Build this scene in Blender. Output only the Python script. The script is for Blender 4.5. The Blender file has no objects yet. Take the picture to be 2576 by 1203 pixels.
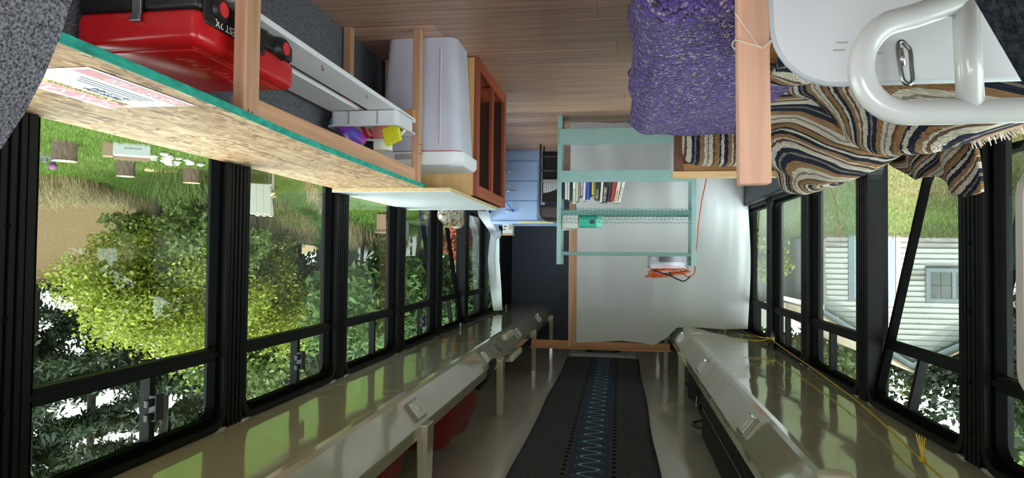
import bpy, bmesh, math, random
import numpy as np
from mathutils import Vector, Matrix, Euler
random.seed(7); rng = np.random.default_rng(7)
scene = bpy.context.scene
COL = scene.collection
PI = math.pi

# ------------------------------------------------------------------ camera
# the phone was held upside down in the aisle: the bus stands upright, the camera is rolled
CAM = Vector((0.0, 0.0, 1.005))
FPX = 1700.0
cd = bpy.data.cameras.new('camera'); cam = bpy.data.objects.new('camera', cd); COL.objects.link(cam)
cd.sensor_fit = 'HORIZONTAL'; cd.sensor_width = 36.0; cd.lens = FPX / 2576 * 36.0
cd.clip_start = 0.02; cd.clip_end = 500
YAW, PITCH, ROLL = math.radians(9.0), math.radians(-1.58), math.radians(0.41)
d = Vector((-268, 47.5, FPX)).normalized()              # bus axis seen in the camera's frame (right, up, forward)
z = Vector((math.sin(ROLL), math.cos(ROLL), 0)); z = (z - d * z.dot(d)).normalized()
x = -(d.cross(z))
right = Vector((x[0], d[0], z[0])); up = Vector((x[1], d[1], z[1])); fwd = Vector((x[2], d[2], z[2]))
m = Matrix.Identity(4)
for i in range(3):
    m[i][0] = -right[i]; m[i][1] = -up[i]; m[i][2] = -fwd[i]; m[i][3] = CAM[i]
cam.matrix_world = m
scene.camera = cam

# ------------------------------------------------------------------ sky, sun, exposure
w = bpy.data.worlds.new('sky'); scene.world = w; w.use_nodes = True
wn = w.node_tree.nodes; wl = w.node_tree.links
sky = wn.new('ShaderNodeTexSky'); sky.sky_type = 'HOSEK_WILKIE'; sky.turbidity = 3.0; sky.ground_albedo = 0.3
SUN_DIR = Vector((-0.2, -0.45, 1.2)).normalized()
sky.sun_direction = SUN_DIR
mixw = wn.new('ShaderNodeMix'); mixw.data_type = 'RGBA'; mixw.inputs['Factor'].default_value = 0.72
mixw.inputs[7].default_value = (0.93, 0.97, 1.0, 1)
wl.new(sky.outputs[0], mixw.inputs[6])
wl.new(mixw.outputs[2], wn['Background'].inputs[0]); wn['Background'].inputs[1].default_value = 3.2
sd = bpy.data.lights.new('sun', 'SUN'); sd.energy = 2.3; sd.angle = math.radians(3); sd.color = (1, 0.95, 0.86)
sun = bpy.data.objects.new('sun', sd); COL.objects.link(sun)
sun.rotation_euler = SUN_DIR.to_track_quat('Z', 'Y').to_euler()
scene.view_settings.view_transform = 'Standard'; scene.view_settings.look = 'None'
scene.view_settings.gamma = 1.0; scene.view_settings.use_curve_mapping = False
scene.view_settings.exposure = 2.2
scene.cycles.max_bounces = 10; scene.cycles.diffuse_bounces = 6; scene.cycles.transparent_max_bounces = 16

# ------------------------------------------------------------------ materials
def C(r, g, b):
    f = lambda v: (v / 255 / 12.92) if v / 255 <= 0.04045 else ((v / 255 + 0.055) / 1.055) ** 2.4
    return (f(r), f(g), f(b), 1.0)
def sc_(c, k): return tuple(min(1, v * k) for v in c[:3]) + (1,)
MAT = {}
def newmat(name):
    mt = bpy.data.materials.new(name); mt.use_nodes = True; MAT[name] = mt
    return mt, mt.node_tree.nodes, mt.node_tree.links, mt.node_tree.nodes['Principled BSDF']
def coords(n, l, scale=(1, 1, 1), kind='Object', rot=(0, 0, 0)):
    tc = n.new('ShaderNodeTexCoord'); mp = n.new('ShaderNodeMapping')
    mp.inputs['Scale'].default_value = scale; mp.inputs['Rotation'].default_value = rot
    l.new(tc.outputs[kind], mp.inputs[0]); return mp.outputs[0]
def ramp(n, stops, interp='LINEAR'):
    r = n.new('ShaderNodeValToRGB'); e = r.color_ramp.elements; r.color_ramp.interpolation = interp
    while len(e) < len(stops): e.new(0.5)
    for q, (p, c) in zip(e, stops): q.position = p; q.color = c if len(c) == 4 else (*c, 1)
    return r
def mat(name, col, rough=0.5, metal=0.0, amt=0.0, nscale=8.0, stretch=(1, 1, 1), bump=0.0, bscale=60.0, bstretch=None,
        coat=0.0, spec=0.5, sheen=0.0, trans=0.0, col2=None, detail=4.0, dist=0.02):
    mt, n, l, b = newmat(name)
    b.inputs['Roughness'].default_value = rough; b.inputs['Metallic'].default_value = metal
    b.inputs['Coat Weight'].default_value = coat; b.inputs['Specular IOR Level'].default_value = spec
    b.inputs['Sheen Weight'].default_value = sheen; b.inputs['Base Color'].default_value = col
    if amt > 0 or col2:
        v = coords(n, l, stretch); nz = n.new('ShaderNodeTexNoise'); nz.inputs['Scale'].default_value = nscale
        nz.inputs['Detail'].default_value = detail; l.new(v, nz.inputs['Vector'])
        r = ramp(n, [(0.3, sc_(col, 1 - amt)), (0.7, col2 if col2 else sc_(col, 1 + amt))]); l.new(nz.outputs[0], r.inputs[0])
        l.new(r.outputs[0], b.inputs['Base Color'])
    if bump > 0:
        v = coords(n, l, bstretch or stretch); nz = n.new('ShaderNodeTexNoise'); nz.inputs['Scale'].default_value = bscale
        nz.inputs['Detail'].default_value = 3; l.new(v, nz.inputs['Vector'])
        bp = n.new('ShaderNodeBump'); bp.inputs['Strength'].default_value = bump; bp.inputs['Distance'].default_value = dist
        l.new(nz.outputs[0], bp.inputs['Height']); l.new(bp.outputs[0], b.inputs['Normal'])
    if trans > 0:
        t = n.new('ShaderNodeBsdfTranslucent'); mx = n.new('ShaderNodeMixShader'); mx.inputs[0].default_value = trans
        src = b.inputs['Base Color'].links
        if src: l.new(src[0].from_socket, t.inputs[0])
        else: t.inputs[0].default_value = col
        l.new(b.outputs[0], mx.inputs[1]); l.new(t.outputs[0], mx.inputs[2]); l.new(mx.outputs[0], n['Material Output'].inputs[0])
    return mt
def wood(name, col, axis, amt=0.28, rough=0.55, sc=1.0):
    s = [34 * sc] * 3; s[axis] = 1.6 * sc
    return mat(name, col, rough, amt=amt, nscale=1.0, stretch=tuple(s), bump=0.08, bscale=2.0, dist=0.004)
def glass(name, tint, refl=0.08, rough=0.0):
    mt, n, l, b = newmat(name); n.remove(b)
    t = n.new('ShaderNodeBsdfTransparent'); t.inputs[0].default_value = tint
    g = n.new('ShaderNodeBsdfGlossy'); g.inputs['Roughness'].default_value = rough
    lw = n.new('ShaderNodeLayerWeight'); pw = n.new('ShaderNodeMath'); pw.operation = 'POWER'; pw.inputs[1].default_value = 5; l.new(lw.outputs['Facing'], pw.inputs[0])
    fr = n.new('ShaderNodeMath'); fr.operation = 'MULTIPLY_ADD'; fr.inputs[1].default_value = 0.9; fr.inputs[2].default_value = refl * 0.5; l.new(pw.outputs[0], fr.inputs[0])
    mx = n.new('ShaderNodeMixShader'); l.new(fr.outputs[0], mx.inputs[0]); l.new(t.outputs[0], mx.inputs[1]); l.new(g.outputs[0], mx.inputs[2])
    l.new(mx.outputs[0], n['Material Output'].inputs[0]); return mt

def carpet(name, dark, light, sc):
    mt, n, l, b = newmat(name); b.inputs['Roughness'].default_value = 0.95; b.inputs['Specular IOR Level'].default_value = 0.1
    v = coords(n, l); nz = n.new('ShaderNodeTexNoise'); nz.inputs['Scale'].default_value = sc; nz.inputs['Detail'].default_value = 5
    nz.inputs['Roughness'].default_value = 0.75; l.new(v, nz.inputs['Vector'])
    r = ramp(n, [(0.38, dark), (0.62, light)]); l.new(nz.outputs[0], r.inputs[0]); l.new(r.outputs[0], b.inputs['Base Color'])
    bp = n.new('ShaderNodeBump'); bp.inputs['Strength'].default_value = 0.7; bp.inputs['Distance'].default_value = 0.01
    l.new(nz.outputs[0], bp.inputs['Height']); l.new(bp.outputs[0], b.inputs['Normal']); return mt
carpet('carpet_grey', C(52, 54, 60), C(142, 144, 152), 220)
carpet('carpet_near', C(48, 50, 56), C(176, 176, 184), 420)
carpet('carpet_back', C(44, 48, 60), C(104, 110, 126), 120)
carpet('carpet_dark', C(20, 24, 28), C(62, 68, 74), 180)
def rack_mat():
    mt, n, l, b = newmat('rack_paint'); b.inputs['Base Color'].default_value = C(190, 186, 164)
    b.inputs['Roughness'].default_value = 0.1; b.inputs['Specular IOR Level'].default_value = 1.0; b.inputs['Coat Weight'].default_value = 0.9
    b.inputs['Coat Roughness'].default_value = 0.04
    v = coords(n, l, (1, 1, 1)); nz = n.new('ShaderNodeTexNoise'); nz.inputs['Scale'].default_value = 4.2; nz.inputs['Detail'].default_value = 0.5
    l.new(v, nz.inputs['Vector']); bp = n.new('ShaderNodeBump'); bp.inputs['Strength'].default_value = 0.12; bp.inputs['Distance'].default_value = 0.03
    l.new(nz.outputs[0], bp.inputs['Height']); l.new(bp.outputs[0], b.inputs['Normal']); l.new(bp.outputs[0], b.inputs['Coat Normal'])
rack_mat()
mat('ceiling_paint', C(196, 190, 180), 0.12, spec=0.8, coat=0.3, bump=0.25, bscale=1.6, dist=0.02)
mat('black_trim', C(9, 10, 11), 0.55, amt=0.25, nscale=30, spec=0.18)
mat('black_rubber', C(5, 5, 6), 0.8, spec=0.05)
glass('window_glass', (0.73, 0.78, 0.74, 1), 0.05)
glass('clear_plastic', (0.86, 0.88, 0.9, 1), rough=0.08)
mat('lens_plastic', C(226, 226, 222), 0.12, coat=0.5, amt=0.05); mat('lens_base', C(130, 128, 122), 0.2, coat=0.4)
def osb():
    mt, n, l, b = newmat('osb'); b.inputs['Roughness'].default_value = 0.6
    def mth(op, *a):
        q = n.new('ShaderNodeMath'); q.operation = op
        for i, s_ in enumerate(a):
            if isinstance(s_, (int, float)): q.inputs[i].default_value = s_
            else: l.new(s_, q.inputs[i])
        return q.outputs[0]
    def fmix(f, a, c_):
        q = n.new('ShaderNodeMix'); l.new(f, q.inputs[0]); l.new(a, q.inputs[2]); l.new(c_, q.inputs[3]); return q.outputs[0]
    dn_ = n.new('ShaderNodeTexNoise'); dn_.inputs['Scale'].default_value = 14; l.new(coords(n, l), dn_.inputs['Vector'])
    lay = []
    for sc3, rz in (((66, 9, 12), 0.04), ((58, 10, 12), 0.42), ((60, 9.5, 12), -0.36)):
        va = n.new('ShaderNodeVectorMath'); va.operation = 'MULTIPLY_ADD'; va.inputs[1].default_value = (0.5, 0.5, 0.5); l.new(dn_.outputs['Color'], va.inputs[0]); l.new(coords(n, l, sc3, rot=(0, 0, rz)), va.inputs[2])
        v1 = n.new('ShaderNodeTexVoronoi'); v1.inputs['Scale'].default_value = 1; l.new(va.outputs[0], v1.inputs['Vector'])
        v2 = n.new('ShaderNodeTexVoronoi'); v2.feature = 'DISTANCE_TO_EDGE'; v2.inputs['Scale'].default_value = 1; l.new(va.outputs[0], v2.inputs['Vector'])
        sx = n.new('ShaderNodeSeparateColor'); l.new(v1.outputs['Color'], sx.inputs[0]); lay.append((sx.outputs[0], v2.outputs[0]))
    pk = n.new('ShaderNodeTexNoise'); pk.inputs['Scale'].default_value = 17; pk.inputs['Detail'].default_value = 1; l.new(coords(n, l), pk.inputs['Vector'])
    f1 = mth('GREATER_THAN', pk.outputs[0], 0.47); f2 = mth('GREATER_THAN', pk.outputs[0], 0.57)
    val = fmix(f2, fmix(f1, lay[0][0], lay[1][0]), lay[2][0]); edg = fmix(f2, fmix(f1, lay[0][1], lay[1][1]), lay[2][1])
    r = ramp(n, [(0.0, C(130, 92, 60)), (0.07, C(168, 126, 88)), (0.4, C(188, 148, 108)), (0.75, C(202, 164, 124)), (1.0, C(220, 190, 152))]); l.new(val, r.inputs[0])
    fine = n.new('ShaderNodeTexNoise'); fine.inputs['Scale'].default_value = 1; l.new(coords(n, l, (320, 40, 30), rot=(0, 0, 0.15)), fine.inputs['Vector'])
    rr = ramp(n, [(0.3, (0.74, 0.68, 0.62, 1)), (0.5, (1, 1, 1, 1))]); l.new(fine.outputs[0], rr.inputs[0])
    ck = mth('MULTIPLY', mth('LESS_THAN', edg, 0.03), mth('GREATER_THAN', dn_.outputs[0], 0.57))
    ml = n.new('ShaderNodeMix'); ml.data_type = 'RGBA'; ml.blend_type = 'MULTIPLY'; ml.inputs['Factor'].default_value = 1; l.new(r.outputs[0], ml.inputs[6]); l.new(rr.outputs[0], ml.inputs[7])
    m2 = n.new('ShaderNodeMix'); m2.data_type = 'RGBA'; l.new(ck, m2.inputs['Factor']); l.new(ml.outputs[2], m2.inputs[6]); m2.inputs[7].default_value = C(112, 78, 52)
    l.new(m2.outputs[2], b.inputs['Base Color'])
    bp = n.new('ShaderNodeBump'); bp.inputs['Strength'].default_value = 0.25; bp.inputs['Distance'].default_value = 0.003; l.new(val, bp.inputs['Height']); l.new(bp.outputs[0], b.inputs['Normal'])
osb()
mat('particleboard', C(196, 172, 130), 0.8, amt=0.4, nscale=260)
mat('teal_edge', C(38, 160, 142), 0.75, amt=0.35, nscale=90, stretch=(1, 0.3, 1), bump=0.4, bscale=90)
wood('fir_z', C(192, 146, 114), 2); wood('fir_y', C(198, 150, 116), 1); wood('fir_x', C(196, 138, 90), 0)
wood('post_pale', C(214, 164, 136), 2, 0.14); wood('cedar_x', C(180, 122, 72), 0); wood('arm_pale', C(214, 172, 122), 0, 0.2); wood('dark_wood', C(104, 62, 38), 2)
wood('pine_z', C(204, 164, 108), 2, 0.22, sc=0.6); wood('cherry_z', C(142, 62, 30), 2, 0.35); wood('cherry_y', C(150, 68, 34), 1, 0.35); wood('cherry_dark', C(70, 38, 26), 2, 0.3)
FL = []
for i, c_ in enumerate([(186, 144, 122), (174, 134, 114), (196, 154, 130), (166, 130, 113)]):
    FL.append(mat('floor_wood_%d' % i, C(*c_), 0.4, amt=0.38, nscale=1.0, stretch=(1.8, 40, 4), bump=0.06, bscale=2, dist=0.003, col2=sc_(C(*c_), 1.25)))
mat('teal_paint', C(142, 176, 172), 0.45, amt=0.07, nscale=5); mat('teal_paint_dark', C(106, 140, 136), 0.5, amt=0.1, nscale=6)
mat('blue_paint', C(176, 202, 248), 0.4, amt=0.05, nscale=3); mat('blue_ribbon', C(24, 112, 214), 0.4)
mat('chrome', C(210, 212, 214), 0.2, metal=1); mat('steel', C(150, 150, 150), 0.3, metal=1); mat('brass', C(180, 160, 110), 0.3, metal=1)
mat('white_plastic', C(222, 222, 226), 0.4, amt=0.04, nscale=3); mat('bin_plastic', C(198, 198, 212), 0.45, amt=0.05, nscale=5)
mat('white_laminate', C(232, 234, 238), 0.3); mat('white_board', C(228, 228, 232), 0.45); mat('rim_red', C(190, 70, 60), 0.5)
mat('red_plastic', C(196, 24, 30), 0.24, amt=0.05, spec=0.6); mat('black_plastic', C(22, 22, 24), 0.4); mat('red_button', C(216, 44, 54), 0.5)
mat('paper', C(240, 242, 250), 0.6); mat('ink_red', C(232, 160, 168), 0.6); mat('ink_yellow', C(246, 214, 150), 0.6); mat('ink_dark', C(54, 62, 78), 0.6)
mat('white_ink', C(238, 238, 238), 0.6); mat('ink_black', C(24, 24, 26), 0.6)
mat('white_sheet', C(226, 226, 230), 0.85, trans=0.35, bump=0.12, bscale=6, dist=0.03); mat('white_sheer', C(240, 242, 248), 0.85, trans=0.5)
mat('white_metal', C(206, 206, 202), 0.25, coat=0.4); mat('panel_white', C(206, 205, 207), 0.4); mat('grey_trim', C(170, 172, 176), 0.4); mat('visor_grey', C(168, 162, 152), 0.6)
mat('chair_brown', C(66, 58, 54), 0.4); mat('chair_black', C(16, 15, 17), 0.7)
mat('orange_cord', C(206, 92, 52), 0.5); mat('black_cord', C(34, 34, 38), 0.5); mat('yellow_rope', C(222, 186, 60), 0.7, bump=0.4, bscale=200); mat('string', C(214, 196, 182), 0.8)
mat('red_bag', C(120, 16, 22), 0.6, bump=0.5, bscale=9, dist=0.03); mat('black_bag', C(18, 18, 20), 0.75, bump=0.3, bscale=30); mat('dark_cloth', C(34, 35, 40), 0.9, bump=0.4, bscale=14)
mat('hatch_grey', C(150, 152, 156), 0.4); mat('cream_plastic', C(226, 222, 206), 0.5)

def quilt_mat():
    mt, n, l, b = newmat('quilt'); b.inputs['Roughness'].default_value = 0.9
    v = coords(n, l); vo = n.new('ShaderNodeTexVoronoi'); vo.feature = 'DISTANCE_TO_EDGE'; vo.inputs['Scale'].default_value = 22; l.new(v, vo.inputs['Vector'])
    r = ramp(n, [(0.04, C(110, 84, 60)), (0.09, C(216, 206, 190))]); l.new(vo.outputs[0], r.inputs[0])
    v2 = n.new('ShaderNodeTexVoronoi'); v2.inputs['Scale'].default_value = 6; l.new(v, v2.inputs['Vector']); sx = n.new('ShaderNodeSeparateColor'); l.new(v2.outputs['Color'], sx.inputs[0])
    r2 = ramp(n, [(0.5, (1, 1, 1, 1)), (0.6, (0.78, 0.6, 0.4, 1))], 'CONSTANT'); l.new(sx.outputs[0], r2.inputs[0])
    ml = n.new('ShaderNodeMix'); ml.data_type = 'RGBA'; ml.blend_type = 'MULTIPLY'; ml.inputs['Factor'].default_value = 1; l.new(r.outputs[0], ml.inputs[6]); l.new(r2.outputs[0], ml.inputs[7]); l.new(ml.outputs[2], b.inputs['Base Color'])
quilt_mat()
mat('sponge', C(226, 220, 40), 0.9, amt=0.08, nscale=120); mat('jar_pink', C(226, 140, 130), 0.3); mat('bottle_teal', C(30, 170, 182), 0.35)
def spray_bottle():
    mt, n, l, b = newmat('bottle_blend'); b.inputs['Roughness'].default_value = 0.3
    v = coords(n, l, (1, 1, 1)); nz = n.new('ShaderNodeTexNoise'); nz.inputs['Scale'].default_value = 9; l.new(v, nz.inputs['Vector'])
    r = ramp(n, [(0.3, C(40, 120, 210)), (0.45, C(120, 70, 190)), (0.6, C(190, 70, 150)), (0.75, C(40, 170, 210))]); l.new(nz.outputs[0], r.inputs[0]); l.new(r.outputs[0], b.inputs['Base Color'])
spray_bottle()
mat('canister_mint', C(70, 184, 160), 0.4, amt=0.1, nscale=20); mat('canister_lid', C(140, 224, 196), 0.4); mat('net_green', C(30, 128, 112), 0.7)
mat('box_white', C(196, 196, 190), 0.7); mat('carton', C(176, 140, 108), 0.8); mat('lawn_carton', C(126, 130, 130), 0.8); mat('lawn_card', C(104, 82, 64), 0.8); mat('yellow_paint', C(226, 222, 160), 0.6)

def purple_knit():
    mt, n, l, b = newmat('purple_knit'); b.inputs['Roughness'].default_value = 0.95; b.inputs['Sheen Weight'].default_value = 0.15
    v = coords(n, l, (120, 88, 88)); vo = n.new('ShaderNodeTexVoronoi'); vo.inputs['Scale'].default_value = 1; l.new(v, vo.inputs['Vector'])
    sx = n.new('ShaderNodeSeparateColor'); l.new(vo.outputs['Color'], sx.inputs[0])
    r = ramp(n, [(0.0, C(26, 12, 50)), (0.3, C(72, 40, 128)), (0.62, C(98, 60, 160)), (0.84, C(118, 84, 172)), (0.95, C(180, 164, 168))], 'LINEAR'); l.new(sx.outputs[0], r.inputs[0])
    r2 = ramp(n, [(0.25, (1, 1, 1, 1)), (0.8, (0.25, 0.2, 0.3, 1))]); l.new(vo.outputs['Distance'], r2.inputs[0])
    ml = n.new('ShaderNodeMix'); ml.data_type = 'RGBA'; ml.blend_type = 'MULTIPLY'; ml.inputs['Factor'].default_value = 0.8
    l.new(r.outputs[0], ml.inputs[6]); l.new(r2.outputs[0], ml.inputs[7]); l.new(ml.outputs[2], b.inputs['Base Color'])
    bp = n.new('ShaderNodeBump'); bp.inputs['Strength'].default_value = 1; bp.inputs['Distance'].default_value = 0.012; bp.invert = True
    l.new(vo.outputs['Distance'], bp.inputs['Height']); l.new(bp.outputs[0], b.inputs['Normal'])
purple_knit()
def striped(name, nrep, shift=0.0):
    # woven stripes across U, knit rows across V (uv made with the mesh)
    mt, n, l, b = newmat(name); b.inputs['Roughness'].default_value = 0.95; b.inputs['Specular IOR Level'].default_value = 0.1
    v = coords(n, l, (nrep, 1, 1), 'UV'); nz = n.new('ShaderNodeTexNoise'); nz.inputs['Scale'].default_value = 26; nz.inputs['Detail'].default_value = 2; l.new(v, nz.inputs['Vector'])
    sp = n.new('ShaderNodeSeparateXYZ'); l.new(v, sp.inputs[0])
    ad = n.new('ShaderNodeMath'); ad.operation = 'MULTIPLY_ADD'; ad.inputs[1].default_value = 0.07; l.new(nz.outputs[0], ad.inputs[0]); l.new(sp.outputs[0], ad.inputs[2])
    fr = n.new('ShaderNodeMath'); fr.operation = 'FRACT'; l.new(ad.outputs[0], fr.inputs[0])
    navy, tan, cream, brown, grey = C(46, 50, 68), C(166, 128, 92), C(224, 214, 198), C(120, 88, 70), C(150, 136, 124)
    seq = [navy, cream, navy, tan, brown, cream, grey, cream, tan, navy, grey, navy, cream, brown, cream, tan]
    wd = [5, 4, 2, 6, 3, 5, 2, 4, 6, 5, 2, 4, 6, 3, 2, 5]
    tot = sum(wd); p = 0; st = []
    for c_, w_ in zip(seq, wd): st.append((p / tot, c_)); p += w_
    r = ramp(n, st, 'CONSTANT'); l.new(fr.outputs[0], r.inputs[0])
    v2 = coords(n, l, (1, 1, 1), 'UV'); vo = n.new('ShaderNodeTexVoronoi'); vo.inputs['Scale'].default_value = 90; l.new(v2, vo.inputs['Vector'])
    r2 = ramp(n, [(0.2, (1, 1, 1, 1)), (0.75, (0.5, 0.46, 0.44, 1))]); l.new(vo.outputs['Distance'], r2.inputs[0])
    ml = n.new('ShaderNodeMix'); ml.data_type = 'RGBA'; ml.blend_type = 'MULTIPLY'; ml.inputs['Factor'].default_value = 0.8
    l.new(r.outputs[0], ml.inputs[6]); l.new(r2.outputs[0], ml.inputs[7]); l.new(ml.outputs[2], b.inputs['Base Color'])
    bp = n.new('ShaderNodeBump'); bp.inputs['Strength'].default_value = 0.9; bp.inputs['Distance'].default_value = 0.008; bp.invert = True
    l.new(vo.outputs['Distance'], bp.inputs['Height']); l.new(bp.outputs[0], b.inputs['Normal'])
striped('striped_weave', 1.9)
def runner_mat():
    mt, n, l, b = newmat('runner'); b.inputs['Roughness'].default_value = 0.95; b.inputs['Specular IOR Level'].default_value = 0.05
    v = coords(n, l); sp = n.new('ShaderNodeSeparateXYZ'); l.new(v, sp.inputs[0])
    def mth(op, a, c_, cc=None):
        q = n.new('ShaderNodeMath'); q.operation = op
        for i, s_ in enumerate((a, c_) if cc is None else (a, c_, cc)):
            if isinstance(s_, (int, float)): q.inputs[i].default_value = s_
            else: l.new(s_, q.inputs[i])
        return q.outputs[0]
    sn = mth('SINE', mth('MULTIPLY', sp.outputs[1], 2 * PI / 0.15), 0)
    dx = mth('ABSOLUTE', mth('SUBTRACT', mth('MULTIPLY', sn, 0.05), sp.outputs[0]), 0)
    wv = mth('LESS_THAN', dx, 0.007)
    sn2 = mth('SINE', mth('MULTIPLY_ADD', sp.outputs[1], 2 * PI / 0.15, 0.9), 0)
    dx2 = mth('ABSOLUTE', mth('SUBTRACT', mth('MULTIPLY', sn2, 0.075), sp.outputs[0]), 0); wv2 = mth('LESS_THAN', dx2, 0.003)
    ax = mth('ABSOLUTE', sp.outputs[0], 0)
    band = mth('LESS_THAN', ax, 0.1)
    ed = mth('MULTIPLY', mth('GREATER_THAN', ax, 0.115), mth('LESS_THAN', ax, 0.135)); tick = mth('GREATER_THAN', mth('SINE', mth('MULTIPLY', sp.outputs[1], 2 * PI / 0.075), 0), 0.2)
    tk = mth('MULTIPLY', ed, tick)
    nz = n.new('ShaderNodeTexNoise'); nz.inputs['Scale'].default_value = 160; l.new(v, nz.inputs['Vector'])
    base = ramp(n, [(0.35, C(52, 53, 57)), (0.65, C(90, 90, 95))]); l.new(nz.outputs[0], base.inputs[0])
    cur = base.outputs[0]
    for f_, c_ in ((band, C(62, 70, 92)), (wv2, C(120, 130, 154)), (tk, C(22, 24, 28)), (wv, C(140, 206, 206))):
        q = n.new('ShaderNodeMix'); q.data_type = 'RGBA'; l.new(f_, q.inputs['Factor']); l.new(cur, q.inputs[6]); q.inputs[7].default_value = c_; cur = q.outputs[2]
    l.new(cur, b.inputs['Base Color'])
runner_mat()
def leafmat(name, a, b_, trans=0.35):
    mt, n, l, b = newmat(name); b.inputs['Roughness'].default_value = 0.5; b.inputs['Specular IOR Level'].default_value = 0.3
    g = n.new('ShaderNodeNewGeometry'); r = ramp(n, [(0.0, a), (1.0, b_)]); l.new(g.outputs['Random Per Island'], r.inputs[0]); l.new(r.outputs[0], b.inputs['Base Color'])
    t = n.new('ShaderNodeBsdfTranslucent'); l.new(r.outputs[0], t.inputs[0]); mx = n.new('ShaderNodeMixShader'); mx.inputs[0].default_value = trans
    l.new(b.outputs[0], mx.inputs[1]); l.new(t.outputs[0], mx.inputs[2]); l.new(mx.outputs[0], n['Material Output'].inputs[0])
leafmat('leaf_bright', C(84, 98, 28), C(136, 142, 50)); leafmat('leaf_mid', C(54, 70, 30), C(96, 110, 52)); leafmat('leaf_dark', C(20, 30, 18), C(46, 60, 36))
leafmat('leaf_rhodo', C(40, 62, 30), C(88, 112, 58)); leafmat('leaf_red', C(112, 50, 36), C(160, 92, 66)); leafmat('leaf_amber', C(90, 74, 24), C(128, 106, 40)); leafmat('grass_dry', C(104, 92, 62), C(140, 126, 92), 0.2)
leafmat('leaf_fern', C(60, 82, 42), C(96, 118, 62))
mat('bark', C(74, 58, 47), 0.9, amt=0.4, nscale=10, stretch=(3, 3, 0.7), bump=0.8, bscale=12, dist=0.05); mat('bark_dark', C(50, 42, 36), 0.9, amt=0.3, nscale=8); mat('cut_wood', C(170, 142, 104), 0.8, amt=0.1)
def lawn():
    mt, n, l, b = newmat('lawn'); b.inputs['Roughness'].default_value = 0.9; b.inputs['Specular IOR Level'].default_value = 0.05
    v = coords(n, l); nz = n.new('ShaderNodeTexNoise'); nz.inputs['Scale'].default_value = 26; nz.inputs['Detail'].default_value = 8; nz.inputs['Roughness'].default_value = 0.85; l.new(v, nz.inputs['Vector'])
    g = ramp(n, [(0.3, C(44, 62, 22)), (0.5, C(72, 96, 36)), (0.72, C(104, 124, 60))]); l.new(nz.outputs[0], g.inputs[0])
    dn = ramp(n, [(0.3, C(84, 68, 48)), (0.7, C(132, 112, 84))]); l.new(nz.outputs[0], dn.inputs[0])
    big = n.new('ShaderNodeTexNoise'); big.inputs['Scale'].default_value = 0.35; big.inputs['Detail'].default_value = 4; l.new(v, big.inputs['Vector'])
    at = n.new('ShaderNodeAttribute'); at.attribute_name = 'dry'  # dry ground; on the couch side also painted dulling from window reflections
    ad = n.new('ShaderNodeMath'); ad.operation = 'ADD'; l.new(big.outputs[0], ad.inputs[0]); l.new(at.outputs['Fac'], ad.inputs[1])
    rr = ramp(n, [(0.52, (0, 0, 0, 1)), (0.78, (1, 1, 1, 1))]); l.new(ad.outputs[0], rr.inputs[0])
    mx = n.new('ShaderNodeMix'); mx.data_type = 'RGBA'; l.new(rr.outputs[0], mx.inputs['Factor']); l.new(g.outputs[0], mx.inputs[6]); l.new(dn.outputs[0], mx.inputs[7])
    vo = n.new('ShaderNodeTexVoronoi'); vo.inputs['Scale'].default_value = 9; l.new(v, vo.inputs['Vector']); lt = n.new('ShaderNodeMath'); lt.operation = 'LESS_THAN'; lt.inputs[1].default_value = 0.09; l.new(vo.outputs['Distance'], lt.inputs[0])
    m2 = n.new('ShaderNodeMix'); m2.data_type = 'RGBA'; l.new(lt.outputs[0], m2.inputs['Factor']); l.new(mx.outputs[2], m2.inputs[6]); m2.inputs[7].default_value = C(150, 156, 136)
    l.new(m2.outputs[2], b.inputs['Base Color'])
    bp = n.new('ShaderNodeBump'); bp.inputs['Strength'].default_value = 0.9; bp.inputs['Distance'].default_value = 0.06; l.new(nz.outputs[0], bp.inputs['Height']); l.new(bp.outputs[0], b.inputs['Normal'])
lawn()
mat('siding', C(150, 150, 148), 0.7, amt=0.1, nscale=3, stretch=(0.6, 1, 6)); mat('siding_worn', C(128, 124, 120), 0.85, amt=0.25, nscale=5, stretch=(0.6, 1, 6))
mat('house_trim', C(106, 114, 120), 0.6); mat('house_white', C(160, 166, 170), 0.6); mat('house_door', C(130, 144, 156), 0.5); mat('raw_board', C(150, 130, 114), 0.7); mat('dark_pane', C(52, 58, 52), 0.1)
mat('shingle', C(112, 98, 80), 0.9, amt=0.4, nscale=7, bump=0.5, bscale=9); mat('grey_board', C(150, 146, 140), 0.8, amt=0.2, nscale=4, stretch=(4, 0.4, 4))
STONE = [mat('stone_%d' % i, C(*c_), 0.7, amt=0.15, nscale=9) for i, c_ in enumerate([(132, 126, 118), (104, 104, 106), (142, 134, 124), (118, 108, 100)])]
mat('adirondack_grey', C(176, 170, 162), 0.6); mat('chair_frame', C(120, 112, 104), 0.5); mat('lilac_cloth', C(168, 158, 184), 0.8); mat('plant_pot', C(84, 84, 82), 0.6); mat('flower', C(90, 44, 84), 0.7)

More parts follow.
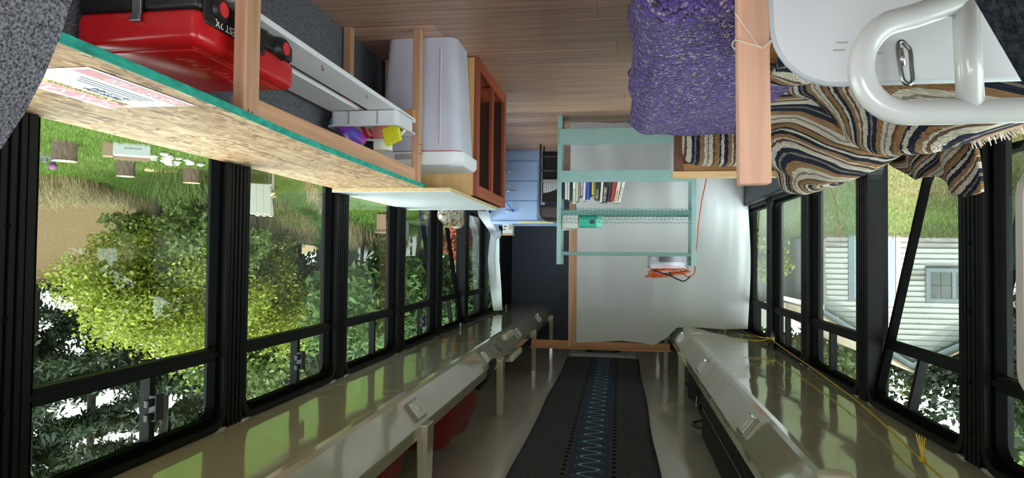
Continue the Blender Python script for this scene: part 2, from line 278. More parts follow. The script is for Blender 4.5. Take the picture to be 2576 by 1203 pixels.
# ------------------------------------------------------------------ mesh helpers
def wloc(o):
    v = Vector((0, 0, 0))
    while o is not None: v = v + o.location; o = o.parent
    return v
def tag(o, label=None, cat=None, group=None, kind=None):
    if label: o['label'] = label
    if cat: o['category'] = cat
    if group: o['group'] = group
    if kind: o['kind'] = kind
    return o
def thing(name, loc, label, cat, group=None, kind=None):
    o = bpy.data.objects.new(name, None); COL.objects.link(o); o.location = loc; o.empty_display_size = 0.05
    return tag(o, label, cat, group, kind)
class MB:
    def __init__(s): s.v = []; s.f = []; s.uv = {}; s.M = None
    def add(s, vs, fs):
        k = len(s.v)
        for p in vs:
            p = Vector(p); s.v.append(tuple(s.M @ p if s.M is not None else p))
        for f in fs: s.f.append(tuple(i + k for i in f))
        return s
    def box(s, x0, x1, y0, y1, z0, z1):
        return s.add([(x0, y0, z0), (x1, y0, z0), (x1, y1, z0), (x0, y1, z0), (x0, y0, z1), (x1, y0, z1), (x1, y1, z1), (x0, y1, z1)],
                     [(3, 2, 1, 0), (4, 5, 6, 7), (0, 1, 5, 4), (1, 2, 6, 5), (2, 3, 7, 6), (3, 0, 4, 7)])
    def prism(s, poly, axis, a, b):
        # polygon in the plane normal to axis, extruded from a to b
        def pt(p, t):
            return {'x': (t, p[0], p[1]), 'y': (p[0], t, p[1]), 'z': (p[0], p[1], t)}[axis]
        n = len(poly); vs = [pt(p, a) for p in poly] + [pt(p, b) for p in poly]
        fs = [tuple(range(n))[::-1], tuple(range(n, 2 * n))] + [(i, (i + 1) % n, n + (i + 1) % n, n + i) for i in range(n)]
        return s.add(vs, fs)
    def ring(s, outer, inner, axis, a, b):
        def pt(p, t): return {'x': (t, p[0], p[1]), 'y': (p[0], t, p[1]), 'z': (p[0], p[1], t)}[axis]
        n = len(outer); vs = [pt(p, a) for p in outer] + [pt(p, a) for p in inner] + [pt(p, b) for p in outer] + [pt(p, b) for p in inner]
        fs = []
        for i in range(n):
            j = (i + 1) % n
            fs += [(i, j, n + j, n + i), (2 * n + i, 3 * n + i, 3 * n + j, 2 * n + j), (i, 2 * n + i, 2 * n + j, j), (n + i, n + j, 3 * n + j, 3 * n + i)]
        return s.add(vs, fs)
    def tube(s, pts, r, n=8, closed=False, flat=1.0):
        pts = [Vector(p) for p in pts]; k = len(pts); vs = []; rr = r if isinstance(r, (list, tuple)) else [r] * k
        ref = None
        for i in range(k):
            a = pts[i - 1] if (i > 0 or closed) else pts[0]; b = pts[(i + 1) % k] if (i < k - 1 or closed) else pts[-1]
            t = (b - a).normalized()
            if ref is None: ref = Vector((0, 0, 1)) if abs(t.z) < 0.9 else Vector((1, 0, 0))
            u = (ref - t * ref.dot(t)).normalized(); ref = u; v = t.cross(u)
            for q in range(n):
                an = 2 * PI * q / n; vs.append(pts[i] + u * math.cos(an) * rr[i] * flat + v * math.sin(an) * rr[i])
        fs = []
        for i in range(k if closed else k - 1):
            for q in range(n):
                a = i * n + q; b = i * n + (q + 1) % n; c_ = ((i + 1) % k) * n + (q + 1) % n; d_ = ((i + 1) % k) * n + q
                fs.append((a, b, c_, d_))
        if not closed: fs += [tuple(range(n))[::-1], tuple((k - 1) * n + q for q in range(n))]
        return s.add(vs, fs)
    def cyl(s, p0, p1, r0, r1=None, n=16): return s.tube([p0, p1], [r0, r0 if r1 is None else r1], n)
    def grid(s, fn, nu, nv, uv=None):
        k = len(s.v); vs = []; fs = []
        for i in range(nu + 1):
            for j in range(nv + 1): vs.append(fn(i / nu, j / nv))
        for i in range(nu):
            for j in range(nv):
                a = i * (nv + 1) + j; fs.append((a, a + 1, a + nv + 2, a + nv + 1))
        s.add(vs, fs)
        if uv:
            for i in range(nu + 1):
                for j in range(nv + 1): s.uv[k + i * (nv + 1) + j] = uv(i / nu, j / nv)
        return s
    def rbox(s, x0, x1, y0, y1, z0, z1, r, seg=3):
        bm = bmesh.new(); t = MB().box(x0, x1, y0, y1, z0, z1)
        vv = [bm.verts.new(p) for p in t.v]
        for f in t.f: bm.faces.new([vv[i] for i in f])
        bmesh.ops.bevel(bm, geom=list(bm.edges), offset=r, segments=seg, profile=0.5, affect='EDGES')
        bm.verts.index_update(); vs = [v.co.copy() for v in bm.verts]; fs = [tuple(v.index for v in f.verts) for f in bm.faces]; bm.free()
        return s.add(vs, fs)
    def blob(s, c, r, nu=24, nv=14, fn=None, pw=1.0):
        def P(u, v):
            a = 2 * PI * u; b = PI * (v - 0.5); sg = lambda q: math.copysign(abs(q) ** pw, q)
            p = Vector((sg(math.cos(b)) * sg(math.cos(a)), sg(math.cos(b)) * sg(math.sin(a)), sg(math.sin(b))))
            k = fn(p) if fn else 1.0
            return (c[0] + p.x * r[0] * k, c[1] + p.y * r[1] * k, c[2] + p.z * r[2] * k)
        return s.grid(P, nu, nv)
    def build(s, name, material, parent=None, smooth=False, bevel=0.0, origin=None, angle=None, solid=0.0, weld=False):
        vs = np.array([tuple(p) for p in s.v], dtype=float)
        if parent is not None: o0 = np.array(wloc(parent))
        elif origin is not None: o0 = np.array(origin)
        else:
            lo = vs.min(0); hi = vs.max(0); o0 = np.array([(lo[0] + hi[0]) / 2, (lo[1] + hi[1]) / 2, lo[2]])
        me = bpy.data.meshes.new(name); me.from_pydata((vs - o0).tolist(), [], s.f)
        if s.uv:
            ul = me.uv_layers.new(name='UVMap')
            for lp in me.loops: ul.data[lp.index].uv = s.uv.get(lp.vertex_index, (0, 0))
        if bevel > 0 or weld:
            bm = bmesh.new(); bm.from_mesh(me)
            if weld: bmesh.ops.remove_doubles(bm, verts=list(bm.verts), dist=1e-5)
            bmesh.ops.recalc_face_normals(bm, faces=list(bm.faces))
            if bevel > 0:
                es = [e for e in bm.edges if len(e.link_faces) == 2 and e.calc_face_angle(0) > 0.5]
                bmesh.ops.bevel(bm, geom=es, offset=bevel, segments=2, profile=0.5, affect='EDGES')
            bm.to_mesh(me); bm.free()
        mm = MAT[material] if isinstance(material, str) else material
        me.materials.append(mm)
        if smooth:
            me.polygons.foreach_set('use_smooth', [True] * len(me.polygons))
            if angle: me.set_sharp_from_angle(angle=math.radians(angle))
        o = bpy.data.objects.new(name, me); COL.objects.link(o)
        if parent is not None: o.parent = parent
        else: o.location = o0
        if solid:
            md = o.modifiers.new('thick', 'SOLIDIFY'); md.thickness = solid; md.offset = 0
        return o
def struct(name, mb, material, label=None, cat=None, **k):
    return tag(mb.build(name, material, **k), label, cat, kind='structure')
def copy_tree(o, parent=None, loc=None):
    c_ = o.copy(); COL.objects.link(c_); c_.parent = parent
    if loc is not None: c_.location = loc
    for ch in list(o.children): copy_tree(ch, c_)
    return c_
def rrect(y0, y1, z0, z1, r, n=5):
    pts = []
    for cy, cz, a0 in ((y1 - r, z1 - r, 0), (y0 + r, z1 - r, 90), (y0 + r, z0 + r, 180), (y1 - r, z0 + r, 270)):
        for i in range(n + 1):
            a = math.radians(a0 + 90 * i / n); pts.append((cy + r * math.cos(a), cz + r * math.sin(a)))
    return pts
def text(body, size, material, name, parent, M4, extrude=0.0004, align='LEFT', sx=1.0):
    cu = bpy.data.curves.new(name, 'FONT'); cu.body = body; cu.size = size; cu.extrude = extrude; cu.align_x = align; cu.resolution_u = 2
    t = bpy.data.objects.new('tmp', cu); COL.objects.link(t)
    me = bpy.data.meshes.new_from_object(t.evaluated_get(bpy.context.evaluated_depsgraph_get()))
    bpy.data.objects.remove(t); bpy.data.curves.remove(cu)
    me.transform(Matrix.Translation(-wloc(parent)) @ M4 @ Matrix.Diagonal((sx, 1, 1, 1)))
    me.materials.clear(); me.materials.append(MAT[material]); me.name = name
    o = bpy.data.objects.new(name, me); COL.objects.link(o); o.parent = parent; return o
def frame(o, r, u):
    # matrix with local x along r, local y along u
    r = Vector(r).normalized(); u = Vector(u).normalized(); n_ = r.cross(u)
    M_ = Matrix.Identity(4)
    for i in range(3): M_[i][0] = r[i]; M_[i][1] = u[i]; M_[i][2] = n_[i]; M_[i][3] = o[i]
    return M_
def lerp(pts, t):
    # piecewise linear interpolation of [(t, value...)]
    for (a, b) in zip(pts, pts[1:]):
        if t <= b[0]:
            k = (t - a[0]) / (b[0] - a[0]) if b[0] > a[0] else 0
            k = max(0, min(1, k)); return [p + (q - p) * k for p, q in zip(a[1:], b[1:])]
    return list(pts[-1][1:])
def smooth(t): t = max(0, min(1, t)); return t * t * (3 - 2 * t)
def crv(pts, n=8):
    # Catmull-Rom through points
    P = [Vector(p) for p in pts]; out = []
    for i in range(len(P) - 1):
        a = P[max(i - 1, 0)]; b = P[i]; c_ = P[i + 1]; d_ = P[min(i + 2, len(P) - 1)]
        for k in range(n):
            t = k / n; out.append(0.5 * ((2 * b) + (c_ - a) * t + (2 * a - 5 * b + 4 * c_ - d_) * t * t + (3 * b - a - 3 * c_ + d_) * t ** 3))
    out.append(P[-1]); return out

# ------------------------------------------------------------------ the bus shell
XR, XL, XW, XWL = 1.32, -1.04, 1.21, -0.96       # window planes, lower wall faces
YF, YB, ZC = -1.3, 8.25, 2.08
ZS, ZT, ZM = 0.59, 1.585, 1.316                  # sill, window top, transom
floor = struct('floor', MB().box(XL, XR, YF, YB, -0.06, -0.004), 'black_trim', 'brown wood-look plank floor of the bus', 'floor', origin=(0, 0, 0))
pm = {}
row = 0; yy = YF
while yy < YB - 0.01:
    y1 = min(yy + 0.165, YB); xx = XL - random.random() * 1.1
    while xx < XR:
        a, b = max(xx, XL), min(xx + 1.22, XR)
        if b - a > 0.03: MB().box(a + 0.0008, b - 0.0008, yy + 0.0008, y1 - 0.0008, -0.004, 0).build('plank', random.choice(FL), floor)
        xx += 1.22
    yy = y1
NW = [0.46 + 0.885 * k for k in range(8)]
def side_wall(name, xin, xgl, sgn, label):
    # lower carpeted wall, ledge, header and the ribbed posts between the windows
    a, b = sorted((xin, xgl + sgn * 0.06))
    wl_ = struct(name, MB().box(a, b, YF, YB, -0.06, ZS - 0.012), 'carpet_grey', label, 'wall', origin=(0, 0, 0))
    a, b = sorted((xgl - sgn * 0.03, xgl + sgn * 0.07))
    MB().box(a, b, YF, YB, ZT - 0.004, ZC + 0.03).build('header', 'rack_paint', wl_)
    MB().box(*sorted((xin - sgn * 0.004, xgl + sgn * 0.05)), YF, YB, ZS - 0.012, ZS).build('sill', 'black_trim', wl_, bevel=0.003)
    ys = [n - 0.0925 for n in NW] + [NW[-1] + 0.7925]
    for yc in ys:
        p = MB(); x0 = xgl - sgn * 0.028
        p.box(*sorted((x0, xgl + sgn * 0.05)), yc - 0.05, yc + 0.05, ZS, ZT)
        for q in (-0.036, -0.012, 0.012, 0.036): p.box(*sorted((x0 - sgn * 0.007, x0)), yc - 0.0 + q - 0.007, yc + q + 0.007, ZS, ZT)
        o = p.build('window_post', 'black_trim', wl_)
        s_ = MB()
        for zz in (0.75, 0.95, 1.15, 1.35, 1.5): s_.cyl((x0 - sgn * 0.0, yc, zz), (x0 - sgn * 0.010, yc, zz), 0.006, n=8)
        s_.build('screw_heads', 'black_rubber', o)
    a, b = sorted((xgl - sgn * 0.02, xgl + sgn * 0.05))
    MB().box(a, b, YF, NW[0] - 0.1, ZS, ZT).build('front_panel', 'black_trim', wl_)
    MB().box(a, b, NW[-1] + 0.84, YB, ZS, ZT).build('rear_panel', 'black_trim', wl_)
    return wl_
side_wall('wall_right', XW, XR, 1, 'grey carpeted side wall under the workbench')
side_wall('wall_left', XWL, XL, -1, 'grey carpeted side wall behind the couch')
struct('wall_back', MB().box(XL, XR, YB, YB + 0.05, -0.06, ZC), 'carpet_back', 'dark carpeted rear wall of the bus', 'wall', origin=(0, 0, 0))
struct('ceiling', MB().box(XL - 0.06, XR + 0.06, YF, YB + 0.05, ZC, ZC + 0.04), 'ceiling_paint', 'glossy grey-beige ceiling of the bus', 'ceiling', origin=(0, 0, 0))
struct('wall_front', MB().box(XL, XR, YF - 0.05, YF, -0.06, 0.72).box(XL, XR, YF - 0.05, YF, 1.95, ZC), 'carpet_dark', 'dark front bulkhead below the windscreen', 'wall', origin=(0, 0, 0))

WN = [0]
OPEN = {('R', 5): 9.0, ('L', 2): 12.0}
LATCH = {('R', 1), ('R', 2), ('R', 4)}
def window(side, k):
    sgn = 1 if side == 'R' else -1; xg = XR if side == 'R' else XL
    y0 = NW[k]; WN[0] += 1
    yo0, yo1 = y0 - 0.045, y0 + 0.745
    ordn = ['first', 'second', 'third', 'fourth', 'fifth', 'sixth', 'seventh', 'eighth'][k]
    lb = 'black-framed %sbus window, %s from the front on the %s side' % ('opened ' if (side, k) in OPEN else '', ordn, 'workbench' if side == 'R' else 'couch')
    w_ = thing('window_%d' % WN[0], (xg, y0 + 0.35, ZT - 0.02), lb, 'window', kind='structure')
    # fixed outer frame, then the sash that holds pane and transom
    a, b = sorted((xg - sgn * 0.035, xg + sgn * 0.02))
    MB().ring(rrect(yo0 - 0.0, yo1, ZS, ZT, 0.07), rrect(yo0 + 0.022, yo1 - 0.022, ZS + 0.022, ZT - 0.022, 0.06), 'x', a, b).build('outer_frame', 'black_trim', w_)
    s = MB(); a, b = sorted((xg - sgn * 0.018, xg + sgn * 0.012))
    s.ring(rrect(yo0 + 0.022, yo1 - 0.022, ZS + 0.022, ZT - 0.022, 0.06), rrect(y0, y0 + 0.70, ZS + 0.045, ZT - 0.045, 0.045), 'x', a, b)
    sash = s.build('sash', 'black_rubber', w_)
    MB().box(a, b, y0 - 0.01, y0 + 0.71, ZM, ZM + 0.042).box(*sorted((a - sgn * 0.004, b - sgn * 0.004)), y0 - 0.01, y0 + 0.71, ZM + 0.012, ZM + 0.028).build('transom_bar', 'black_trim', sash)
    ymid = y0 + 0.40
    MB().box(a, b, ymid - 0.012, ymid + 0.012, ZM + 0.04, ZT - 0.04).build('mullion', 'black_trim', sash)
    gx = sorted((xg - sgn * 0.002, xg + sgn * 0.002))
    MB().box(*gx, y0 - 0.005, y0 + 0.705, ZS + 0.04, ZM + 0.005).build('pane', 'window_glass', sash)
    MB().box(*gx, y0 - 0.005, ymid, ZM + 0.036, ZT - 0.04).build('pane', 'window_glass', sash)
    MB().box(*[v + sgn * 0.006 for v in gx], ymid, y0 + 0.705, ZM + 0.036, ZT - 0.04).build('pane', 'window_glass', sash)
    if (side, k) in LATCH:
        x0 = xg - sgn * 0.018
        l_ = MB().box(*sorted((x0, x0 - sgn * 0.022)), ymid - 0.014, ymid + 0.022, ZM + 0.09, ZM + 0.165)
        l_.box(*sorted((x0, x0 - sgn * 0.014)), ymid - 0.036, ymid - 0.014, ZM + 0.10, ZM + 0.122).box(*sorted((x0, x0 - sgn * 0.014)), ymid - 0.036, ymid - 0.014, ZM + 0.14, ZM + 0.162)
        l_.build('latch', 'black_plastic', sash, bevel=0.003)
    if (side, k) in OPEN:
        sash.rotation_euler = (0, -sgn * math.radians(OPEN[(side, k)]), 0)
    return w_
for k in range(8): window('R', k)
for k in range(8): window('L', k)

# ------------------------------------------------------------------ overhead luggage racks
def rack(side):
    sg = 1 if side == 'R' else -1
    fx = (lambda x: x) if side == 'R' else (lambda x: 0.33 - x)
    rk = thing('luggage_rack', (fx(1.1), 4, ZT), 'glossy cream overhead luggage rack above the %s windows' % ('workbench' if side == 'R' else 'couch'), 'luggage rack', 'overhead luggage racks')
    xw = XR if side == 'R' else 0.33 - XL
    joints = [-1.2, 0.87, 2.64, 4.40, 6.17, 7.93, 8.24] if side == 'R' else [-1.2, 0.0, 1.76, 3.52, 5.42, 7.1, 8.24]
    prof = [(xw, 1.587), (0.905, 1.587), (0.888, 1.590), (0.874, 1.601), (0.797, 1.700), (0.795, 1.708), (0.795, 1.748), (0.810, 1.748), (0.810, 1.712), (0.884, 1.617), (0.905, 1.603), (xw, 1.603)]
    pr = [(fx(p[0]), p[1]) for p in prof]
    if side == 'L': pr = pr[::-1]
    for a, b in zip(joints, joints[1:]):
        MB().prism(pr, 'y', a + 0.0015, b - 0.0015).build('rack_panel', 'rack_paint', rk)
    for y in ((0.8, 2.74, 4.56, 6.43, 8.1) if side == 'R' else (1.4, 5.1, 6.75, 8.1)):
        p = MB(); x0, x1 = sorted((fx(0.765), fx(0.812)))
        p.add([(x0, y - 0.05, 1.70), (x1, y - 0.05, 1.70), (x1, y + 0.05, 1.70), (x0, y + 0.05, 1.70), (x0 + 0.004, y - 0.035, ZC), (x1 - 0.004, y - 0.035, ZC), (x1 - 0.004, y + 0.035, ZC), (x0 + 0.004, y + 0.035, ZC)],
              [(3, 2, 1, 0), (4, 5, 6, 7), (0, 1, 5, 4), (1, 2, 6, 5), (2, 3, 7, 6), (3, 0, 4, 7)])
        p.build('bracket', 'rack_paint', rk, bevel=0.004)
    tu = Vector((fx(0.797) - fx(0.874), 0, 0.099)).normalized()
    nrm = Vector((-sg * 0.099, 0, -0.077)).normalized()
    for y in ((1.25, 2.74, 4.22, 5.66, 7.16) if side == 'R' else (2.76, 4.21, 5.70, 7.2)):
        c0 = Vector((fx(0.834), y, 1.652)) + nrm * 0.001
        M_ = Matrix.Identity(4)
        for i in range(3): M_[i][0] = tu[i]; M_[i][1] = (0, 1, 0)[i]; M_[i][2] = nrm[i]; M_[i][3] = c0[i]
        b_ = MB(); b_.M = M_; b_.rbox(-0.045, 0.045, -0.062, 0.062, -0.004, 0.012, 0.004, 1)
        lt = b_.build('reading_light', 'lens_base', rk)
        q = MB(); q.M = M_
        for i in range(15): yy_ = -0.052 + i * 0.0074; q.box(-0.034, 0.034, yy_ - 0.002, yy_ + 0.002, 0.012, 0.0155)
        q.build('lens_ribs', 'lens_plastic', lt)
        q = MB(); q.M = M_; q.blob((0, 0, 0.013), (0.02, 0.026, 0.007), 12, 6); q.build('bulb', 'white_plastic', lt, smooth=True)
        q = MB(); q.M = M_; q.box(-0.043, -0.035, -0.008, 0.012, 0.012, 0.018); q.build('switch', 'chrome', lt)
    if side == 'R':
        for y in (5.31, 7.55): MB().tube([(1.25, y, 1.587), (1.25, y, 1.575)] + [(1.25, y + 0.016 * math.sin(a / 3), 1.559 + 0.016 * math.cos(a / 3)) for a in range(0, 16)], 0.0035, 6).build('cup_hook', 'white_plastic', rk, smooth=True)
    return rk
rack('R'); rack('L')

# ceiling runner and roof hatch
rn = MB().grid(lambda u, v: (-0.21 + 0.735 * u + 0.01 * math.sin(v * 21) * (u - 0.5), 0.9 + 6.35 * v, 2.070 - 0.006 * math.sin(u * PI) + 0.002 * math.sin(v * 40 + u * 3)), 20, 90)
o = rn.build('ceiling_runner', 'runner', origin=(0.14, 0.9, 2.06), smooth=True, solid=0.006)
tag(o, 'long charcoal woven runner with a zigzag stripe pinned along the ceiling', 'runner')
h = thing('roof_hatch', (0.16, 7.64, 2.03), 'grey emergency roof hatch at the end of the ceiling runner', 'roof hatch')
MB().ring(rrect(-0.20, 0.53, 7.28, 8.0, 0.05), rrect(-0.11, 0.44, 7.37, 7.91, 0.05), 'z', 2.035, 2.08).build('hatch_frame', 'hatch_grey', h, bevel=0.006)
MB().prism(rrect(-0.11, 0.44, 7.37, 7.91, 0.05), 'z', 2.055, 2.07).build('hatch_lid', 'hatch_grey', h)
hd = MB().prism([(-0.02, 7.62), (0.05, 7.58), (0.29, 7.58), (0.36, 7.62), (0.29, 7.66), (0.05, 7.66)], 'z', 2.03, 2.055).build('handle', 'black_plastic', h, bevel=0.004)
MB().blob((0.17, 7.62, 2.03), (0.02, 0.02, 0.012), 12, 6).build('knob', 'red_button', hd, smooth=True)
text('EMERGENCY', 0.075, 'ink_black', 'lettering', h, frame((0.40, 7.44, 2.0545), (-1, 0, 0), (0, 1, 0)), 0.0006)
for px in (-0.17, 0.5):
    for py in (7.31, 7.97): MB().cyl((px, py, 2.036), (px, py, 2.031), 0.008, n=8).build('screw', 'ink_black', h)

# ------------------------------------------------------------------ partition: beam, stud, white sheet
pf = thing('partition_frame', (0.16, 6.24, 0), 'fir beam spanning the racks with an upright stud beside the white sheet', 'wood frame')
MB().box(-0.463, 0.793, 6.235, 6.275, 1.772, 1.826).build('beam', 'fir_x', pf, bevel=0.002)
MB().box(-0.47, 0.80, 6.20, 6.275, 1.826, 1.842).build('beam_cap', 'fir_x', pf, bevel=0.002)
MB().box(0.375, 0.45, 6.197, 6.235, 0.0, 1.822).build('stud', 'fir_z', pf, bevel=0.002)

def sheet(u, v):
    # u: 0 at the couch-side wall, 1 at the stud; v: 0 floor, 1 top
    X_ = -1.0 + u * 1.375
    ztop = lerp([(0, 1.545), (0.2, 1.575), (0.36, 1.60), (0.42, 1.70), (0.5, 1.775), (0.7, 1.745), (1, 1.78)], u)[0]
    if u > 0.4: ztop = ztop
    Z_ = 0.01 + v * (ztop - 0.01)
    top = lerp([(0, 5.46), (0.12, 5.6), (0.3, 5.95), (0.5, 6.15), (1, 6.16)], u)[0]
    bot = lerp([(0, 5.44), (0.2, 5.2), (0.45, 5.10), (1, 5.08)], u)[0]
    k = smooth((Z_ - 0.15) / 1.35)
    y = bot + (top - bot) * k
    xr = y * (0.0605 if Z_ > 0.62 else 0.0605 + 0.0105 * smooth((0.62 - Z_) / 0.08)); X_ = -1.0 + u * (1.0 + xr)
    y += 0.022 * math.sin(u * 34 + 2 * math.sin(v * 3)) * (0.35 + 0.65 * abs(v - 0.5)) + 0.03 * math.sin(u * 11 + v * 4) * (1 - v) + 0.012 * math.sin(u * 70) * max(0, 1 - 7 * u)
    return (X_ + 0.012 * math.sin(v * 7 + u * 5) * (1 - u), y - 0.10 * smooth((0.12 - Z_) / 0.12), Z_)
o = MB().grid(sheet, 110, 60).build('partition_sheet', 'white_sheet', smooth=True)
tag(o, 'large white sheet hung from the beam as a partition across the bus', 'curtain')

# tied white curtain at the rear window
def tied(u, v):
    a = u * 2 - 1
    wd = lerp([(0, 0.30), (0.10, 0.34), (0.2, 0.12), (0.25, 0.05), (0.33, 0.13), (0.5, 0.17), (0.75, 0.17), (1, 0.10)], v)[0]
    yc = lerp([(0, 6.30), (0.12, 6.40), (0.24, 6.70), (0.5, 6.66), (1, 6.92)], v)[0]
    dz = 0.05 * (1 - a * a) * smooth((0.2 - v) / 0.2)
    return (1.235 - 0.03 * math.cos(a * 9) * (1 if v > 0.24 else 1.3) - 0.02 * (1 - abs(a)), yc + a * wd, 0.52 + v * 1.04 - dz)
cu = thing('window_curtain', (1.2, 6.7, 0.5), 'sheer white curtain tied in a knot at the rear window above the dresser', 'curtain')
MB().grid(tied, 40, 50).build('drape', 'white_sheer', cu, smooth=True)
MB().blob((1.222, 6.70, 0.775), (0.05, 0.085, 0.055), 16, 10, lambda p: 1 + 0.2 * math.sin(p.y * 9 + p.z * 5)).build('knot', 'white_sheer', cu, smooth=True)

# ------------------------------------------------------------------ teal shelf and what stands on it
sh = thing('teal_shelf', (-0.04, 4.87, 0), 'teal painted wooden shelf unit standing in front of the white sheet', 'shelf')
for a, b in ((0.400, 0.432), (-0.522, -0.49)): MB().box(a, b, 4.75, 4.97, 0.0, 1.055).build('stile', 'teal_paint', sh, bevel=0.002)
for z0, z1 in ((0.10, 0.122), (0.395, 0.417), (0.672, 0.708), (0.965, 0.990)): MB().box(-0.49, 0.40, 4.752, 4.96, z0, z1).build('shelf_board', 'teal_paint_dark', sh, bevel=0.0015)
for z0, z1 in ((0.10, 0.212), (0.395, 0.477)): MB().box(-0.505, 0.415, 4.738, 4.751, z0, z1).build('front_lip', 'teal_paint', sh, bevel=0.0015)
net = MB()
for i in range(34):
    xx = 0.41 - i * 0.027; net.tube([(xx, 4.744, 0.655), (xx - 0.004, 4.742, 0.695), (xx + 0.01, 4.741, 0.735), (xx - 0.012, 4.745, 0.765)], 0.0011, 4)
for zz in (0.665, 0.70, 0.735, 0.762): net.tube([(0.42 - t * 0.033, 4.743, zz + 0.004 * math.sin(t * 2.1 + zz * 50)) for t in range(29)], 0.0011, 4)
tag(net.build('netting', 'net_green', sh), kind='stuff')
# books: (width, height, lean, colour, label, spine text, text colour)
BK = [(.022, .145, 0, (28, 34, 60), 'narrow navy book, first in the row by the shelf stile', None, None),
      (.026, .150, 0, (226, 222, 208), 'cream book between the navy book and the lined white book', None, None),
      (.022, .155, 0, (206, 208, 214), 'white book with thin grey lines on its spine', None, None),
      (.024, .155, 0, (30, 28, 30), 'black book with an orange foot on its spine', None, None),
      (.030, .178, 1, (232, 232, 228), 'tallest white book in the row on the teal shelf', 'NELSON LEE', 'ink_black'),
      (.028, .162, 1, (198, 190, 172), 'beige book right beside the tallest white book', None, None),
      (.022, .135, 1, (140, 138, 132), 'short grey book in the row on the teal shelf', None, None),
      (.018, .126, 1, (220, 214, 206), 'short white book with red lettering on the spine', 'BE A MAN', 'red_button'),
      (.026, .160, 2, (210, 216, 232), 'pale blue-white book next to the bright blue book', None, None),
      (.034, .146, 1, (44, 84, 190), 'bright blue book on the teal shelf', None, None),
      (.018, .130, 1, (32, 34, 32), 'short black book beside the bright blue book', None, None),
      (.022, .124, 1, (226, 186, 96), 'shortest book, with a golden yellow spine', None, None),
      (.014, .144, 2, (120, 168, 84), 'thin green book beside the golden yellow one', None, None),
      (.042, .155, 2, (24, 26, 40), 'thick black book with orange letters on the spine', 'PROG', 'ink_yellow'),
      (.026, .168, 4, (222, 218, 204), 'ivory book leaning after the thick black one', None, None),
      (.044, .168, 5, (20, 20, 22), 'widest black book with pale lettering', 'FORT FOREST', 'white_ink'),
      (.030, .160, 7, (52, 30, 40), 'dark plum book beside the red book', None, None),
      (.032, .160, 9, (186, 42, 46), 'red book leaning in the row on the teal shelf', None, None),
      (.036, .172, 11, (232, 220, 190), 'cream book with dark script leaning beside the red book', 'Atomic Habits', 'ink_dark'),
      (.030, .172, 13, (236, 236, 236), 'last leaning white book with red print on its spine', 'PITCH ANYTHING', 'red_button')]
xb = 0.396; PL = 0.0
for i, (bw, bh, ln, c_, lb, tx, tc_) in enumerate(BK):
    bw *= 0.72; bh *= 1.18
    mb_ = mat('book_%d' % i, C(*c_), 0.45, amt=0.05, nscale=30)
    L_ = math.radians(ln); xb -= bw / math.cos(L_) + bh * max(0, math.sin(L_) - PL) * 1.0 + 0.0005; PL = math.sin(L_)
    base = Matrix.Translation((xb, 4.775, 0.4175 + bw * math.sin(L_) * 0)) @ Matrix.Rotation(-L_, 4, 'Y')
    # lean towards +x (the shelf stile): local corner at the lower left
    dp = 0.13
    t = thing('book', (xb + bw / 2, 4.78, 0.4175), lb, 'book', 'books on the second teal shelf')
    base = Matrix.Translation((xb, 4.772, 0.4175 + 0.0)) @ Matrix.Rotation(L_, 4, 'Y')
    lift = max(0, -min((base @ Vector(p)).z for p in ((0, 0, 0), (bw, 0, 0))) + 0.4175); base = Matrix.Translation((0, 0, lift + 0.0003)) @ base
    q = MB(); q.M = base; q.box(0, 0.0015, 0, dp, 0, bh).box(bw - 0.0015, bw, 0, dp, 0, bh).box(0, bw, 0, 0.002, 0, bh); q.build('cover', mb_, t)
    q = MB(); q.M = base; q.box(0.0015, bw - 0.0015, 0.002, dp - 0.004, 0.003, bh - 0.003); q.build('pages', 'paper', t)
    if tx: text(tx, min(bw * 0.85, 0.026), tc_, 'title', t, base @ frame((bw * 0.3, -0.0004, bh - 0.008), (0, 0, -1), (1, 0, 0)), 0.0003, sx=min(1.0, 0.11 / (len(tx) * min(bw * 0.85, 0.026) * 0.62)))
# white box, mint canister
t = thing('carton_box', (0.34, 4.84, 0.708), 'small white carton at the end of the third teal shelf', 'box')
MB().box(0.283, 0.396, 4.762, 4.86, 0.7085, 0.80).build('carton_body', 'box_white', t, bevel=0.002)
MB().add([(0.283, 4.762, 0.801), (0.396, 4.762, 0.801), (0.392, 4.765, 0.815), (0.35, 4.80, 0.812), (0.29, 4.78, 0.803)], [(0, 1, 2, 3, 4)]).build('flap', 'box_white', t)
t = thing('wipes_canister', (0.19, 4.81, 0.708), 'mint green canister lying on its side behind the net', 'canister')
MB().cyl((0.275, 4.81, 0.752), (0.155, 4.81, 0.752), 0.043, n=28).build('body', 'canister_mint', t, smooth=True, angle=40)
MB().tube([(0.155, 4.81, 0.752), (0.15, 4.81, 0.752), (0.118, 4.81, 0.752), (0.112, 4.81, 0.752)], [0.043, 0.0455, 0.0455, 0.036], 28).build('lid', 'canister_lid', t, smooth=True, angle=40)
MB().tube([(0.262, 4.81, 0.752), (0.165, 4.81, 0.752)], [0.0434, 0.0434], 28).build('label_band', 'canister_mint', t, smooth=True, angle=40)
MB().prism([(0.185 + 0.02 * math.cos(i * PI / 6), 0.755 + 0.016 * math.sin(i * PI / 6)) for i in range(12)], 'y', 4.7655, 4.7675).build('logo_patch', 'ink_dark', t)
